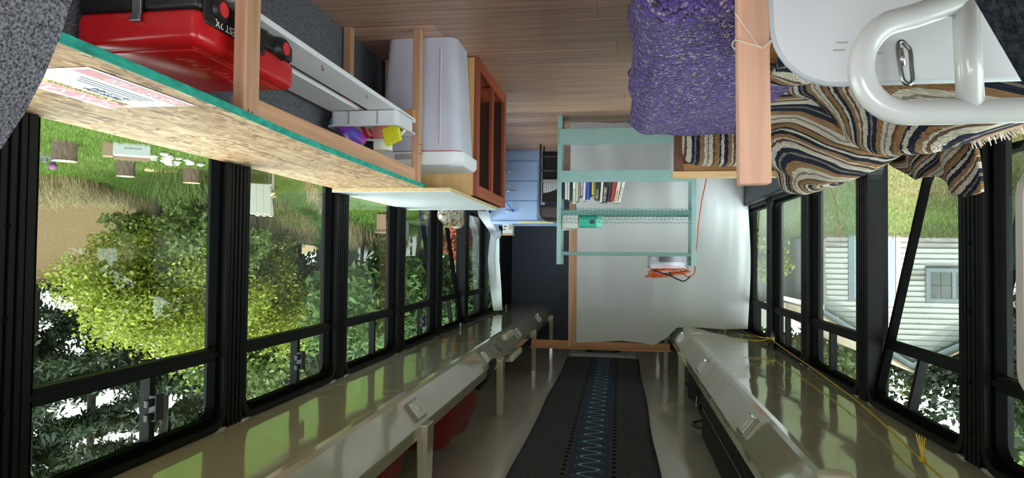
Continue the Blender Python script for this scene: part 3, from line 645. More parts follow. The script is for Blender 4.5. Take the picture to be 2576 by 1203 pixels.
# clear bin of cables, coil of orange cord, power brick
t = thing('storage_bin', (-0.345, 4.86, 0.99), 'clear plastic bin of cables on top of the teal shelf', 'bin')
b_ = MB(); x0, x1, y0, y1 = -0.472, -0.205, 4.78, 4.95
b_.ring(rrect(x0, x1, y0, y1, 0.015), rrect(x0 + 0.003, x1 - 0.003, y0 + 0.003, y1 - 0.003, 0.013), 'z', 0.991, 1.072).prism(rrect(x0, x1, y0, y1, 0.015), 'z', 0.9905, 0.9925).build('tub', 'clear_plastic', t)
MB().ring(rrect(x0 - 0.006, x1 + 0.006, y0 - 0.006, y1 + 0.006, 0.018), rrect(x0, x1, y0, y1, 0.015), 'z', 1.066, 1.073).build('rim', 'clear_plastic', t)
t = thing('power_brick', (-0.36, 4.83, 1.0), 'black power brick inside the clear cable bin', 'adapter'); MB().rbox(-0.45, -0.28, 4.80, 4.86, 0.993, 1.03, 0.008, 2).build('body', 'black_plastic', t, smooth=True, angle=40)
for i, (px, pz, lb) in enumerate(((-0.33, 1.03, 'white plug adapter on the black power brick'), (-0.245, 0.993, 'white plug adapter at the end of the clear bin'))):
    t = thing('plug_adapter', (px, 4.85, pz), lb, 'adapter'); MB().rbox(px - 0.02, px + 0.02, 4.82, 4.86, pz, pz + 0.025, 0.004, 1).box(px + 0.02, px + 0.03, 4.835, 4.838, pz + 0.01, pz + 0.015).build('housing', 'white_plastic', t)
lp = []
for i in range(150):
    a = i / 150 * 2 * PI * 6; r1 = 0.115 + 0.03 * math.sin(i * 0.13) + 0.012 * math.sin(i * 0.7)
    lp.append((-0.33 + r1 * math.cos(a) * 1.05, 4.86 + 0.07 * math.sin(a), 1.082 + 0.035 * math.sin(a * 0.5 + 1) * 0.6 + 0.02 * math.sin(a + i * 0.02) + i * 0.00018))
lp += [(-0.42, 4.80, 1.11), (-0.47, 4.79, 1.13), (-0.515, 4.80, 1.11), (-0.525, 4.83, 1.06), (-0.53, 4.90, 1.055)]
t = thing('cord_coil', (-0.34, 4.86, 1.07), 'coiled orange extension cord lying on the clear bin', 'cord'); MB().tube(crv(lp[:150:3] + lp[150:], 4), 0.0048, 6).build('coil', 'orange_cord', t, smooth=True)
MB().tube(crv([(-0.24, 4.80, 1.09), (-0.34, 4.78, 1.12), (-0.42, 4.77, 1.155), (-0.45, 4.775, 1.158), (-0.49, 4.79, 1.13)], 8), 0.005, 6).build('dark_end', 'black_cord', t, smooth=True)
MB().tube([(-0.345, 4.79, 1.10), (-0.365, 4.785, 1.118)], 0.009, 8).build('plug', 'steel', t)
o = MB().tube(crv([(-0.535, 4.92, 1.06), (-0.535, 4.98, 1.02), (-0.556, 5.0, 0.9), (-0.568, 5.0, 0.74), (-0.59, 5.0, 0.58), (-0.62, 5.0, 0.42), (-0.63, 4.95, 0.2), (-0.62, 4.9, 0.006)], 8), 0.0045, 6).build('hanging_cord', 'orange_cord', smooth=True)
tag(o, 'single orange cord hanging down in front of the white sheet', 'cord')

# ------------------------------------------------------------------ blue dresser, folded chair
dr = thing('dresser', (0.98, 6.5, 0), 'pale blue three-drawer dresser against the rear', 'dresser')
MB().box(0.742, 1.20, 6.285, 6.80, 0.0, 0.668).build('carcass', 'blue_paint', dr, bevel=0.003)
MB().box(0.60, 1.20, 6.255, 6.81, 0.668, 0.692).build('top', 'blue_paint', dr, bevel=0.003)
MB().box(0.605, 0.93, 6.2535, 6.2555, 0.670, 0.690).build('yellow_edge', 'yellow_paint', dr)
MB().box(0.765, 1.19, 6.277, 6.285, 0.02, 0.098).build('plinth', 'blue_paint', dr, bevel=0.002)
for i, z0 in enumerate((0.108, 0.295, 0.482)):
    dw = MB().box(0.755, 1.19, 6.268, 6.284, z0, z0 + 0.180).build('drawer', 'blue_paint', dr, bevel=0.003)
    hz = z0 + 0.092
    MB().tube(crv([(0.955, 6.268, hz), (0.957, 6.25, hz), (0.98, 6.242, hz), (1.025, 6.242, hz), (1.048, 6.25, hz), (1.05, 6.268, hz)], 5), 0.006, 8).build('handle', 'chrome', dw, smooth=True)
    if i == 2:
        MB().tube(crv([(0.985, 6.235, hz + 0.012), (1.0, 6.232, hz - 0.02), (1.02, 6.235, hz - 0.05), (1.045, 6.24, hz - 0.075), (1.09, 6.245, hz - 0.088), (1.12, 6.25, hz - 0.082)], 6), 0.007, 6, flat=0.5).build('ribbon', 'blue_ribbon', dw, smooth=True)
        MB().blob((0.985, 6.236, hz), (0.014, 0.012, 0.016), 10, 6).build('ribbon_knot', 'blue_ribbon', dw, smooth=True)
t = thing('small_carton', (1.05, 6.42, 0.692), 'small printed carton standing on the blue dresser', 'box')
MB().box(1.005, 1.10, 6.38, 6.48, 0.6925, 0.785).build('carton_body', 'box_white', t, bevel=0.002); MB().box(1.005, 1.04, 6.3785, 6.3805, 0.70, 0.745).build('print_patch', 'carton', t); MB().box(1.0, 1.105, 6.375, 6.485, 0.785, 0.80).build('lid', 'carton', t, bevel=0.001)
for px, pz in ((1.06, 0.71), (1.07, 0.74)): MB().box(px, px + 0.03, 6.3785, 6.3805, pz, pz + 0.012).build('print_bar', 'ink_dark', t)
ch = thing('folding_chair', (0.60, 5.98, 0), 'dark brown metal folding chair folded flat beside the dresser', 'chair')
MB().tube(crv([(0.692, 5.965, 0.0), (0.694, 5.97, 0.3), (0.698, 5.98, 0.56), (0.690, 5.985, 0.64), (0.655, 5.985, 0.672), (0.6, 5.985, 0.68), (0.53, 5.985, 0.672), (0.495, 5.985, 0.63), (0.49, 5.98, 0.5), (0.488, 5.965, 0.0)], 6), 0.011, 8).build('front_frame', 'chair_brown', ch, smooth=True)
MB().tube(crv([(0.672, 6.06, 0.0), (0.672, 6.03, 0.25), (0.672, 6.0, 0.45)], 5), 0.009, 8).build('rear_leg', 'chair_brown', ch, smooth=True)
MB().tube(crv([(0.508, 6.06, 0.0), (0.508, 6.03, 0.25), (0.508, 6.0, 0.45)], 5), 0.009, 8).build('rear_leg', 'chair_brown', ch, smooth=True)
MB().grid(lambda u, v: (0.495 + 0.195 * u, 5.982 + 0.012 * math.sin(u * PI), 0.54 + 0.13 * v), 10, 4).build('backrest', 'chair_brown', ch, smooth=True, solid=0.006)
MB().rbox(0.505, 0.68, 5.995, 6.012, 0.06, 0.515, 0.006, 2).build('seat', 'chair_black', ch)
for zz in (0.11, 0.235): MB().tube([(0.49, 5.968, zz), (0.692, 5.968, zz)], 0.008, 8).build('crossbar', 'chair_brown', ch, smooth=True)
t = thing('folded_cloth', (0.60, 5.96, 0.33), 'ribbed white cloth hanging on the folded brown chair', 'cloth')
MB().grid(lambda u, v: (0.545 + 0.12 * u, 5.968 - 0.012 * math.sin(u * 40) * 0.3 - 0.008 * v, 0.34 + 0.095 * v * (0.65 + 0.35 * math.sin(u * PI * 0.5))), 40, 6).build('cloth_front', 'white_sheer', t, smooth=True, solid=0.004); MB().box(0.54, 0.668, 5.952, 5.975, 0.315, 0.34).build('hem', 'visor_grey', t, bevel=0.004)

# ------------------------------------------------------------------ open bookcase, loose white slab, trash can
bc = thing('open_cabinet', (0.95, 3.72, 0), 'pine and cherry cabinet without doors behind the white bin', 'cabinet')
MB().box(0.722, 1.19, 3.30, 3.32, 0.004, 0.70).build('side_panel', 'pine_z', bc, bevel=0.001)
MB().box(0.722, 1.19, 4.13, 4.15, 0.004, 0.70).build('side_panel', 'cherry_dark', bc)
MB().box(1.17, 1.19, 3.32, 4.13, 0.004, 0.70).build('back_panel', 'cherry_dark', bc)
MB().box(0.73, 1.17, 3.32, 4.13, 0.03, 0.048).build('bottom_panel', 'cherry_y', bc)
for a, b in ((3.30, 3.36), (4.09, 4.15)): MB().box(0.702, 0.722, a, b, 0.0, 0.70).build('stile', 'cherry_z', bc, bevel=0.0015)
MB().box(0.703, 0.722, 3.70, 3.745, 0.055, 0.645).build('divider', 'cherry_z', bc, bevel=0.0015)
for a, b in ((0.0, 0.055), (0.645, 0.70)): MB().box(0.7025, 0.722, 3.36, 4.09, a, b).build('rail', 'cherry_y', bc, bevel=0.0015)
for px, pz, r_ in ((0.86, 0.24, 0.008), (0.8, 0.31, 0.004), (0.88, 0.42, 0.004), (0.83, 0.52, 0.005)): MB().cyl((px, 3.3002, pz), (px, 3.2994, pz), r_, n=10).build('knot_mark', 'dark_wood', bc)
sl = thing('laminate_slab', (1.0, 3.5, 0.70), 'white laminated particleboard slab lying on the open cabinet', 'board')
MB().box(0.742, 1.30, 2.925, 4.10, 0.7005, 0.7175).build('core', 'particleboard', sl); MB().box(0.742, 1.30, 2.925, 4.10, 0.7175, 0.719).build('white_face', 'white_laminate', sl)

tb = thing('trash_can', (0.91, 3.1, 0), 'tall white plastic trash can under the workbench end', 'trash can')
def bin_ring(k, z, y0=2.985, y1=3.26):
    x0 = 0.742 - 0.030 * k; x1 = 1.068 + 0.035 * k; a = y0 - 0.02 * k; b = y1 + 0.015 * k
    pts = rrect(x0, x1, a, b, 0.045, 4)
    # shallow vertical recess in the near face
    return [(px, py + (0.012 if (py < a + 0.005 and x0 + 0.06 < px < x1 - 0.06) else 0), z) for px, py in pts]
b_ = MB(); vs = []; n_ = None
for i in range(9):
    r_ = bin_ring(i / 8, 0.002 + 0.53 * i / 8); n_ = len(r_); vs += r_
fs = [(i * n_ + q, i * n_ + (q + 1) % n_, (i + 1) * n_ + (q + 1) % n_, (i + 1) * n_ + q) for i in range(8) for q in range(n_)] + [tuple(range(n_))[::-1], tuple(range(8 * n_, 9 * n_))]
b_.add(vs, fs); b_.build('body', 'bin_plastic', tb, smooth=True, angle=50)
MB().prism([(0.80, 2.966), (0.806, 2.962), (0.812, 2.966)], 'z', 0.05, 0.5).build('seam_rib', 'bin_plastic', tb)
MB().prism(rrect(0.706, 1.109, 2.96, 3.282, 0.05, 5), 'z', 0.528, 0.534).build('rim', 'rim_red', tb)
ld = MB(); lr = []
for zz, k in ((0.534, 0.0), (0.575, 0.0), (0.592, -0.012), (0.598, -0.04)): lr.append([(px, py, zz) for px, py in rrect(0.694 - k, 1.121 + k, 2.946 - k, 3.30 + k, 0.05, 5)])
n_ = len(lr[0]); ld.add([p for r_ in lr for p in r_], [(i * n_ + q, i * n_ + (q + 1) % n_, (i + 1) * n_ + (q + 1) % n_, (i + 1) * n_ + q) for i in range(3) for q in range(n_)] + [tuple(range(n_))[::-1], tuple(range(3 * n_, 4 * n_))])
lo = ld.build('lid', 'white_plastic', tb, smooth=True, angle=40)
MB().prism([(0.90, 0.543), (1.01, 0.543), (1.01, 0.569), (0.92, 0.569), (0.905, 0.563)], 'y', 2.9445, 2.9465).build('handle_recess', 'visor_grey', lo)

# ------------------------------------------------------------------ workbench
wb = thing('workbench', (1.05, 1.9, 0), 'raw fir workbench with a speckled strand-board top and teal front edge', 'workbench')
FE = [(-0.2, 0.80), (0.86, 0.806), (1.1, 0.813), (1.435, 0.832), (1.68, 0.850), (2.2, 0.862), (2.962, 0.866)]
yb_ = [0.62 + i * (2.342 / 26) for i in range(27)]
top = MB(); fe = [(lerp(FE, y)[0], y) for y in yb_]
top.prism([(a + 0.002, b) for a, b in fe] + [(1.30, yb_[-1]), (1.30, yb_[0])], 'z', 0.684, 0.700); top.build('strand_board_top', 'osb', wb)
ed = MB().prism([(a, b) for a, b in fe] + [(a + 0.0025, b) for a, b in fe[::-1]], 'z', 0.6835, 0.7005); ed.build('painted_edge', 'teal_edge', wb)
MB().box(0.885, 0.923, 1.49, 2.86, 0.622, 0.683).build('front_rail', 'fir_y', wb, bevel=0.002)
MB().box(0.848, 0.880, 1.425, 1.488, 0.0, 0.683).build('leg', 'fir_z', wb, bevel=0.004)
MB().box(0.872, 0.905, 2.862, 2.905, 0.0, 0.683).build('leg', 'fir_z', wb, bevel=0.003)
MB().box(1.168, 1.205, 2.80, 2.838, 0.0, 0.683).build('leg', 'fir_z', wb, bevel=0.003)
for y in (1.435, 2.824): MB().box(0.885, 1.168, y, y + 0.038, 0.368, 0.404).build('cross_bar', 'fir_x', wb, bevel=0.002)
for a, b in ((0.855, 1.0), (1.04, 1.165)):
    y1 = 2.855 if a < 0.9 else 2.83
    bo = MB().box(a, b, 0.95, 1.42, 0.405, 0.4215) if False else MB().box(a + (0.03 if a < 0.9 else 0), b, 0.95, y1, 0.4045, 0.4215)
    bo = bo.build('shelf_board', 'white_board', wb, bevel=0.0015)
    if a < 0.9:
        for i, y in enumerate((1.62, 1.95, 2.32, 2.72)): MB().cyl((a + 0.052, y, 0.4215), (a + 0.05, y + 0.004, 0.436), 0.0018, n=6).cyl((a + 0.05, y + 0.004, 0.434), (a + 0.05, y + 0.004, 0.4365), 0.005, n=8).build('screw', 'brass', bo)
for zz in (0.555, 0.515): MB().cyl((0.873, 2.87, zz), (0.858, 2.868, zz - 0.001), 0.0016, n=6).cyl((0.859, 2.868, zz), (0.857, 2.868, zz), 0.0045, n=8).build('screw', 'brass', wb)
for yy_, zz in ((1.44, 0.674), (1.455, 0.675)): MB().cyl((0.8482, yy_, zz), (0.847, yy_, zz), 0.003, n=8).build('screw_hole', 'dark_wood', wb)

# for-sale sheet
t = thing('for_sale_sign', (0.96, 1.12, 0.70), 'printed for-sale sheet lying on the strand-board workbench top', 'sign')
def sgn_pt(u, v): return (0.862 + 0.205 * u, 1.265 - 0.285 * v, 0.7025 + 0.004 * math.sin(u * PI) * math.sin(v * 3) + 0.005 * smooth((v - 0.8) / 0.2))
MB().grid(lambda u, v: (0.862 + 0.205 * u, 1.265 - 0.285 * v, 0.7015), 6, 8).build('sheet', 'paper', t, solid=0.0006)
fr_ = lambda xx, yy_: frame((xx, yy_, 0.7022), (0, -1, 0), (1, 0, 0))
MB().box(1.013, 1.055, 0.985, 1.258, 0.7019, 0.7021).build('red_band', 'ink_red', t); MB().box(0.992, 1.012, 0.985, 1.25, 0.7019, 0.7021).build('yellow_band', 'ink_yellow', t); MB().box(0.870, 0.902, 0.99, 1.26, 0.7019, 0.7021).build('red_band', 'ink_red', t)
text('FOR SALE', 0.052, 'white_ink', 'heading', t, fr_(1.018, 1.25), 0.0002, sx=1.05)
text('Bus Conversion', 0.024, 'ink_black', 'subheading', t, fr_(0.995, 1.24), 0.0002, sx=1.25)
text('360-951-1420', 0.034, 'white_ink', 'phone_line', t, fr_(0.8745, 1.25), 0.0002, sx=1.05)
for i, (s_, y0_) in enumerate((('188,000 miles', 1.205), ('10-11.5 MPG', 1.205))): text(s_, 0.017, 'ink_dark', 'text_line', t, fr_(0.974 - i * 0.017, y0_), 0.0002, sx=1.1)
for i in range(3): MB().box(0.944 - i * 0.012, 0.9465 - i * 0.012, 1.05 - 0.01 * i, 1.215, 0.7019, 0.7021).build('text_rule', 'ink_dark', t)

# red camp stove case
st = thing('camp_stove', (1.05, 1.55, 0.42), 'red and black camp stove case on the white boards under the workbench', 'camp stove')
MB().rbox(0.905, 1.204, 1.33, 1.765, 0.4225, 0.472, 0.012, 3).build('base', 'black_plastic', st, smooth=True, angle=40)
lidm = MB().rbox(0.902, 1.206, 1.326, 1.768, 0.468, 0.548, 0.022, 4); lid = lidm.build('lid', 'red_plastic', st, smooth=True, angle=50)
MB().rbox(0.94, 1.17, 1.37, 1.72, 0.545, 0.5525, 0.004, 2).build('lid_plateau', 'red_plastic', lid, smooth=True, angle=40)
MB().prism([(0.930, 1.36), (0.936, 1.355), (0.936, 1.73), (0.930, 1.735)], 'z', 0.545, 0.551).build('lid_ridge', 'red_plastic', lid)
text('Camp Chef', 0.052, 'red_plastic', 'embossing', lid, frame((0.985, 1.66, 0.5526), (0, -1, 0), (1, 0, 0)), 0.0012)
for y in (1.40, 1.69):
    MB().tube([(0.912, y, 0.452), (0.895, y, 0.452), (0.889, y, 0.452)], [0.034, 0.029, 0.024], 20).build('foot_boss', 'black_plastic', st, smooth=True, angle=40); MB().cyl((0.8895, y, 0.452), (0.8875, y, 0.452), 0.017, n=20).build('red_cap', 'red_button', st)
MB().rbox(0.8985, 0.91, 1.345, 1.60, 0.432, 0.4985, 0.004, 2).build('front_plate', 'black_plastic', st)
text('EVEREST 2X', 0.025, 'white_ink', 'lettering', st, frame((0.8982, 1.52, 0.477), (0, -1, 0), (0, 0, 1)), 0.0006, sx=1.05)
lt = MB().box(1.035, 1.058, 1.318, 1.3265, 0.44, 0.50).box(1.033, 1.060, 1.312, 1.322, 0.485, 0.50); lt.build('latch', 'steel', st, bevel=0.002)

# white caddy and what is in it
cy = thing('cleaning_caddy', (1.0, 2.68, 0.42), 'white plastic caddy tray at the end of the white boards', 'caddy')
x0, x1, y0, y1 = 0.875, 1.158, 2.575, 2.79
c_ = MB().ring(rrect(x0, x1, y0, y1, 0.02), rrect(x0 + 0.004, x1 - 0.004, y0 + 0.004, y1 - 0.004, 0.018), 'z', 0.4225, 0.487).prism(rrect(x0, x1, y0, y1, 0.02), 'z', 0.422, 0.425); c_.build('tray', 'white_plastic', cy)
MB().ring(rrect(x0 - 0.012, x1 + 0.012, y0 - 0.012, y1 + 0.012, 0.025), rrect(x0, x1, y0, y1, 0.02), 'z', 0.482, 0.487).build('rim', 'white_plastic', cy)
for a in (0.955, 1.075): MB().box(a, a + 0.006, y0 - 0.004, y0 + 0.002, 0.424, 0.482).build('groove', 'visor_grey', cy)
MB().tube(crv([(x0, 2.68, 0.485), (0.92, 2.68, 0.52), (0.985, 2.66, 0.53), (1.05, 2.66, 0.523), (1.12, 2.68, 0.505), (x1, 2.68, 0.487)], 6), 0.010, 8, flat=0.5).build('handle', 'white_plastic', cy, smooth=True)
t = thing('spray_bottle', (1.07, 2.63, 0.43), 'purple and blue bottle with a teal cap lying in the white caddy', 'bottle')
a0, a1 = Vector((1.135, 2.615, 0.470)), Vector((1.035, 2.63, 0.545))
MB().tube([a0, a0.lerp(a1, 0.1), a0.lerp(a1, 0.9), a1], [0.022, 0.029, 0.029, 0.02], 20).build('body', 'bottle_blend', t, smooth=True, angle=50)
MB().tube([a0.lerp(a1, -0.28), a0.lerp(a1, -0.05), a0.lerp(a1, 0.02)], [0.024, 0.027, 0.027], 20).build('cap', 'bottle_teal', t, smooth=True, angle=40)
t = thing('glass_jar', (0.99, 2.70, 0.425), 'short clear jar with a pink label in the white caddy', 'jar')
MB().cyl((0.985, 2.72, 0.426), (0.985, 2.72, 0.565), 0.040, n=22).build('jar_body', 'cream_plastic', t, smooth=True, angle=40); MB().cyl((0.985, 2.72, 0.465), (0.985, 2.72, 0.53), 0.0405, n=22).build('pink_label', 'jar_pink', t, smooth=True, angle=40)
s_ = MB(); s_.M = Matrix.Translation((0.905, 2.64, 0.470)) @ Euler((0.2, -0.35, 0.2)).to_matrix().to_4x4(); s_.rbox(-0.012, 0.06, -0.012, 0.012, 0, 0.075, 0.004, 2)
o = s_.build('sponge', 'sponge'); tag(o, 'bright yellow sponge standing in the white caddy', 'sponge')
o = MB().tube(crv([(1.045, 2.64, 0.48), (1.02, 2.63, 0.52), (1.0, 2.625, 0.515), (1.01, 2.62, 0.49)], 5), 0.012, 8, flat=0.4).build('red_wrapper', 'red_plastic', smooth=True); tag(o, 'crumpled red wrapper beside the spray bottle in the caddy', 'wrapper')

# patterned cushion on the sill behind the slab
o = MB().blob((1.262, 5.03, 0.69), (0.048, 0.33, 0.1), 30, 18, lambda p: 1 + 0.05 * math.sin(p.y * 6 + p.z * 4), 0.7).build('patterned_cushion', 'quilt', smooth=True); tag(o, 'cream cushion with brown line pattern on the window sill behind the slab', 'cushion')

# ------------------------------------------------------------------ couch side
fu = thing('couch', (-0.55, 2.5, 0), 'wooden futon couch along the windows with plain board arms', 'couch')
# far arm
MB().box(-0.83, -0.262, 3.40, 3.49, 0.575, 0.602).build('arm_top', 'arm_pale', fu, bevel=0.003)
MB().box(-0.83, -0.272, 3.425, 3.465, 0.535, 0.575).build('arm_rail', 'cedar_x', fu, bevel=0.002)
MB().box(-0.312, -0.270, 3.41, 3.475, 0.0, 0.575).build('arm_post', 'dark_wood', fu, bevel=0.003)
MB().box(-0.83, -0.312, 3.445, 3.46, 0.05, 0.535).build('arm_panel', 'dark_wood', fu)
# near arm
MB().box(-0.83, -0.30, 1.60, 1.69, 0.505, 0.532).build('arm_top', 'cedar_x', fu, bevel=0.003)
MB().box(-0.83, -0.31, 1.625, 1.665, 0.455, 0.505).build('arm_rail', 'arm_pale', fu, bevel=0.002)
MB().box(-0.355, -0.31, 1.61, 1.675, 0.0, 0.455).build('arm_post', 'cedar_x', fu, bevel=0.003)
MB().box(-0.93, -0.16, 1.70, 3.40, 0.16, 0.22).build('seat_deck', 'cedar_x', fu, bevel=0.003)
for px, py in ((-0.2, 1.74), (-0.9, 1.74), (-0.2, 3.34), (-0.9, 3.34)): MB().box(px - 0.025, px + 0.025, py - 0.025, py + 0.025, 0, 0.16).build('leg', 'cedar_x', fu)
def cushion_uv(mb, x0, x1, y0, y1, z0, z1, n=26, bulge=0.02, rep=3.0, ax=0, power=6):
    # rounded cushion as a superellipsoid with striped uv
    def P(u, v):
        a = 2 * PI * u; b = PI * (v - 0.5); e = 2.0 / power
        sg = lambda q: math.copysign(abs(q) ** e, q)
        return ((x0 + x1) / 2 + (x1 - x0) / 2 * sg(math.cos(b)) * sg(math.cos(a)), (y0 + y1) / 2 + (y1 - y0) / 2 * sg(math.cos(b)) * sg(math.sin(a)), (z0 + z1) / 2 + (z1 - z0) / 2 * sg(math.sin(b)))
    def U(u, v):
        p = P(u, v); return ((p[ax] - (x0, y0)[ax]) * rep, (p[2] + p[1 - ax]) * 2.0)
    return mb.grid(P, n * 2, n, U)
o = cushion_uv(MB(), -0.93, -0.30, 3.24, 3.395, 0.24, 0.56, rep=2.4).build('bolster', 'striped_weave', smooth=True); tag(o, 'striped woven bolster tucked inside the far couch arm', 'cushion')
o = cushion_uv(MB(), -0.93, -0.14, 1.72, 3.22, 0.222, 0.40, rep=2.0, power=9).build('seat_mattress', 'striped_weave', smooth=True); tag(o, 'striped seat mattress of the couch under the purple blanket', 'mattress')

# purple knitted blanket draped over the seat
def purple(u, v):
    # v along the couch (0 near, 1 far), u across: 0 hangs down the aisle side, 1 at the back
    yy_ = 1.40 + v * 1.90 + 0.02 * math.sin(u * 5)
    s_ = u * 1.15
    hang = 0.30
    if s_ < hang:
        k = s_ / hang; xx = -0.055 - 0.02 * math.sin(k * 3) + 0.02 * math.sin(v * 14); zz = 0.13 + k * 0.25
    else:
        k = (s_ - hang) / 0.85; a = min(1, k / 0.08)
        xx = -0.06 - k * 0.80; zz = 0.38 + 0.045 * math.sin(a * PI / 2)
    zz += 0.008 * math.sin(v * 9 + u * 6) + 0.005 * math.sin(u * 21 + v * 17)
    e = smooth((v - 0.955) / 0.045)
    if s_ >= hang: zz -= e * 0.07
    e0 = smooth((0.13 - v) / 0.13); zz -= e0 * 0.16 * (1 if s_ >= hang else 0.4)
    # round the far aisle corner
    xx -= 0.05 * smooth((v - 0.93) / 0.07) * (1 if s_ < hang * 1.4 else 0)
    return (xx, yy_ - 0.05 * smooth((v - 0.95) / 0.05) * (1 - u), zz)
pb = thing('purple_blanket', (-0.45, 2.4, 0.3), 'chunky purple knitted blanket spread over the couch seat', 'blanket')
MB().grid(purple, 60, 80).build('knit', 'purple_knit', pb, smooth=True, solid=0.022)
MB().tube(crv([(-0.13, 3.27, 0.345), (-0.2, 3.305, 0.36), (-0.30, 3.305, 0.36)], 6), 0.012, 8).build('white_hem', 'white_sheer', pb, smooth=True)

# striped blanket over the couch back
def back_pt(y, t):
    # two swags: deeper folds around y = 2.45
    hump = abs(math.sin((y - 1.25) / 1.14 * PI)) ** 0.6
    prof = [(0, -0.55, 0.425), (0.2, -0.64, 0.47), (0.45, -0.74, 0.60), (0.6, -0.80, 0.665), (0.72, -0.86, 0.68), (0.85, -0.93, 0.655), (1, -0.955, 0.60)]
    xx, zz = lerp(prof, t)
    b = (hump - 0.6)
    xx += 0.045 * b * math.sin(t * PI) + 0.014 * math.sin(t * 16 + y * 5)
    zz += 0.045 * b * smooth(t / 0.6) + 0.014 * math.sin(t * 13 + y * 9) * math.sin(t * PI)
    return (xx, y, zz)
def back_uv(u, v):
    y = 1.1 + u * 2.34; c0 = 1.82 if y < 2.39 else 2.96
    rr = math.sqrt(((y - c0) / 0.62) ** 2 * 0.9 + ((1 - v) * 1.05) ** 2)
    return (rr * 1.15 + 0.1 * (y > 2.39), v * 0.9 + y)
sb = thing('striped_blanket', (-0.75, 2.3, 0.42), 'navy, tan and cream striped woven blanket over the couch back', 'blanket')
MB().grid(lambda u, v: back_pt(1.1 + u * 2.34, v), 120, 46, back_uv).build('woven_cloth', 'striped_weave', sb, smooth=True, solid=0.014)
fr_m = MB()
for i in range(120):
    y = 1.50 + 0.45 * i / 120; p = back_pt(y, 1.0); fr_m.tube([(p[0] + 0.03, y, 0.655 + 0.0 + 0.03 * abs(math.sin((y - 1.25) / 1.14 * PI))), (p[0] + 0.02, y + random.uniform(-.01, .01), 0.672 + random.uniform(-.01, .008) + 0.03 * abs(math.sin((y - 1.25) / 1.14 * PI)))], 0.0013, 4)
tag(fr_m.build('fringe', 'string', sb), kind='stuff')
# corner of the blanket pulled up on the window
def cor(u, v):
    y = 2.03 + 0.66 * u; h_ = 0.235 * (1 - u) ** 0.6 * (0.9 + 0.1 * math.sin(u * 12))
    return (-0.975 - 0.012 * math.sin(u * 18 + v * 2) + 0.02 * (1 - v), y, 0.60 + v * h_)
MB().grid(cor, 40, 16, lambda u, v: (0.2 + u * 1.2 - 0.5 * v, v + u)).build('raised_corner', 'striped_weave', sb, smooth=True, solid=0.01)
# second throw bunched on the near arm
def thr(u, v):
    x_ = -0.355 - 0.52 * u; prof = [(0, 1.585, 0.36), (0.18, 1.578, 0.46), (0.3, 1.592, 0.545), (0.45, 1.64, 0.562), (0.62, 1.72, 0.545), (0.8, 1.82, 0.52), (1, 1.95, 0.44)]
    y, z_ = lerp(prof, v); return (x_, y + 0.01 * math.sin(u * 17), z_ + 0.022 * math.sin(u * 6 + 0.6) * smooth(v / 0.3) + 0.008 * math.sin(u * 23 + v * 9))
o = MB().grid(thr, 50, 30, lambda u, v: (0.12 + v * 0.62 + 0.04 * math.sin(u * 5), u * 1.2)).build('cream_throw', 'striped_weave', smooth=True, solid=0.012); tag(o, 'cream and brown knitted throw bunched over the near couch arm', 'blanket')

# upright post with string
po = thing('wooden_post', (-0.27, 1.45, 0), 'pale planed wooden post standing at the couch corner', 'post')
MB().add([(-0.233, 1.43, 0), (-0.293, 1.43, 0), (-0.293, 1.47, 0), (-0.233, 1.47, 0), (-0.243, 1.43, 0.852), (-0.306, 1.43, 0.850), (-0.306, 1.47, 0.850), (-0.243, 1.47, 0.852)],
         [(0, 1, 2, 3), (7, 6, 5, 4), (4, 5, 1, 0), (5, 6, 2, 1), (6, 7, 3, 2), (7, 4, 0, 3)]).build('timber', 'post_pale', po, bevel=0.003)
o = MB().tube(crv([(-0.232, 1.426, 0.50), (-0.262, 1.427, 0.545), (-0.283, 1.427, 0.574), (-0.302, 1.427, 0.560), (-0.306, 1.45, 0.558), (-0.302, 1.474, 0.565), (-0.26, 1.474, 0.57), (-0.236, 1.474, 0.556), (-0.235, 1.45, 0.55), (-0.238, 1.427, 0.557), (-0.262, 1.427, 0.565), (-0.284, 1.426, 0.572)], 6), 0.0016, 6).build('string_loop', 'string', smooth=True)
tag(o, 'thin pale string knotted around the wooden post', 'string')

# white modesty panel, grab rail, carabiner
mp_ = thing('modesty_panel', (-0.5, 1.16, 0), 'white modesty panel with rounded corner and grey edge trim', 'panel')
pl = [(-0.80, 0.03), (-0.242, 0.03), (-0.247, 0.58)] + [(-0.347 + 0.098 * math.cos(math.radians(a)), 0.62 + 0.098 * math.sin(math.radians(a))) for a in range(0, 91, 10)] + [(-0.80, 0.716)]
MB().prism(pl, 'y', 1.148, 1.162).build('board', 'panel_white', mp_)
MB().tube([(a, 1.155, b) for a, b in pl[1:]], 0.0062, 8).build('edge_trim', 'grey_trim', mp_, smooth=True)
for px, pz in ((-0.345, 0.665), (-0.40, 0.672), (-0.35, 0.653)): MB().box(px - 0.012, px + 0.006, 1.1475, 1.148, pz, pz + 0.003).build('scuff', 'visor_grey', mp_)
gr = thing('grab_rail', (-0.45, 1.0, 0), 'white tubular grab rail in front of the modesty panel', 'rail')
arc = [(-0.394 + 0.062 * math.cos(math.radians(a)), 1.0, 0.735 + 0.066 * math.sin(math.radians(a))) for a in range(90, -75, -12)]
MB().tube([(-0.95, 1.0, 0.798), (-0.6, 1.0, 0.80)] + arc + [(-0.40, 1.0, 0.667), (-0.475, 1.0, 0.642), (-0.60, 1.0, 0.60), (-0.66, 1.0, 0.5), (-0.66, 1.0, 0.0)], 0.0172, 16).build('loop_tube', 'white_metal', gr, smooth=True)
MB().tube([(-0.466, 1.0, 0.647), (-0.472, 1.0, 0.80)], 0.0165, 16).build('upright_tube', 'white_metal', gr, smooth=True)
cb = thing('carabiner', (-0.44, 1.14, 0.66), 'small steel carabiner hanging on the white modesty panel', 'carabiner')
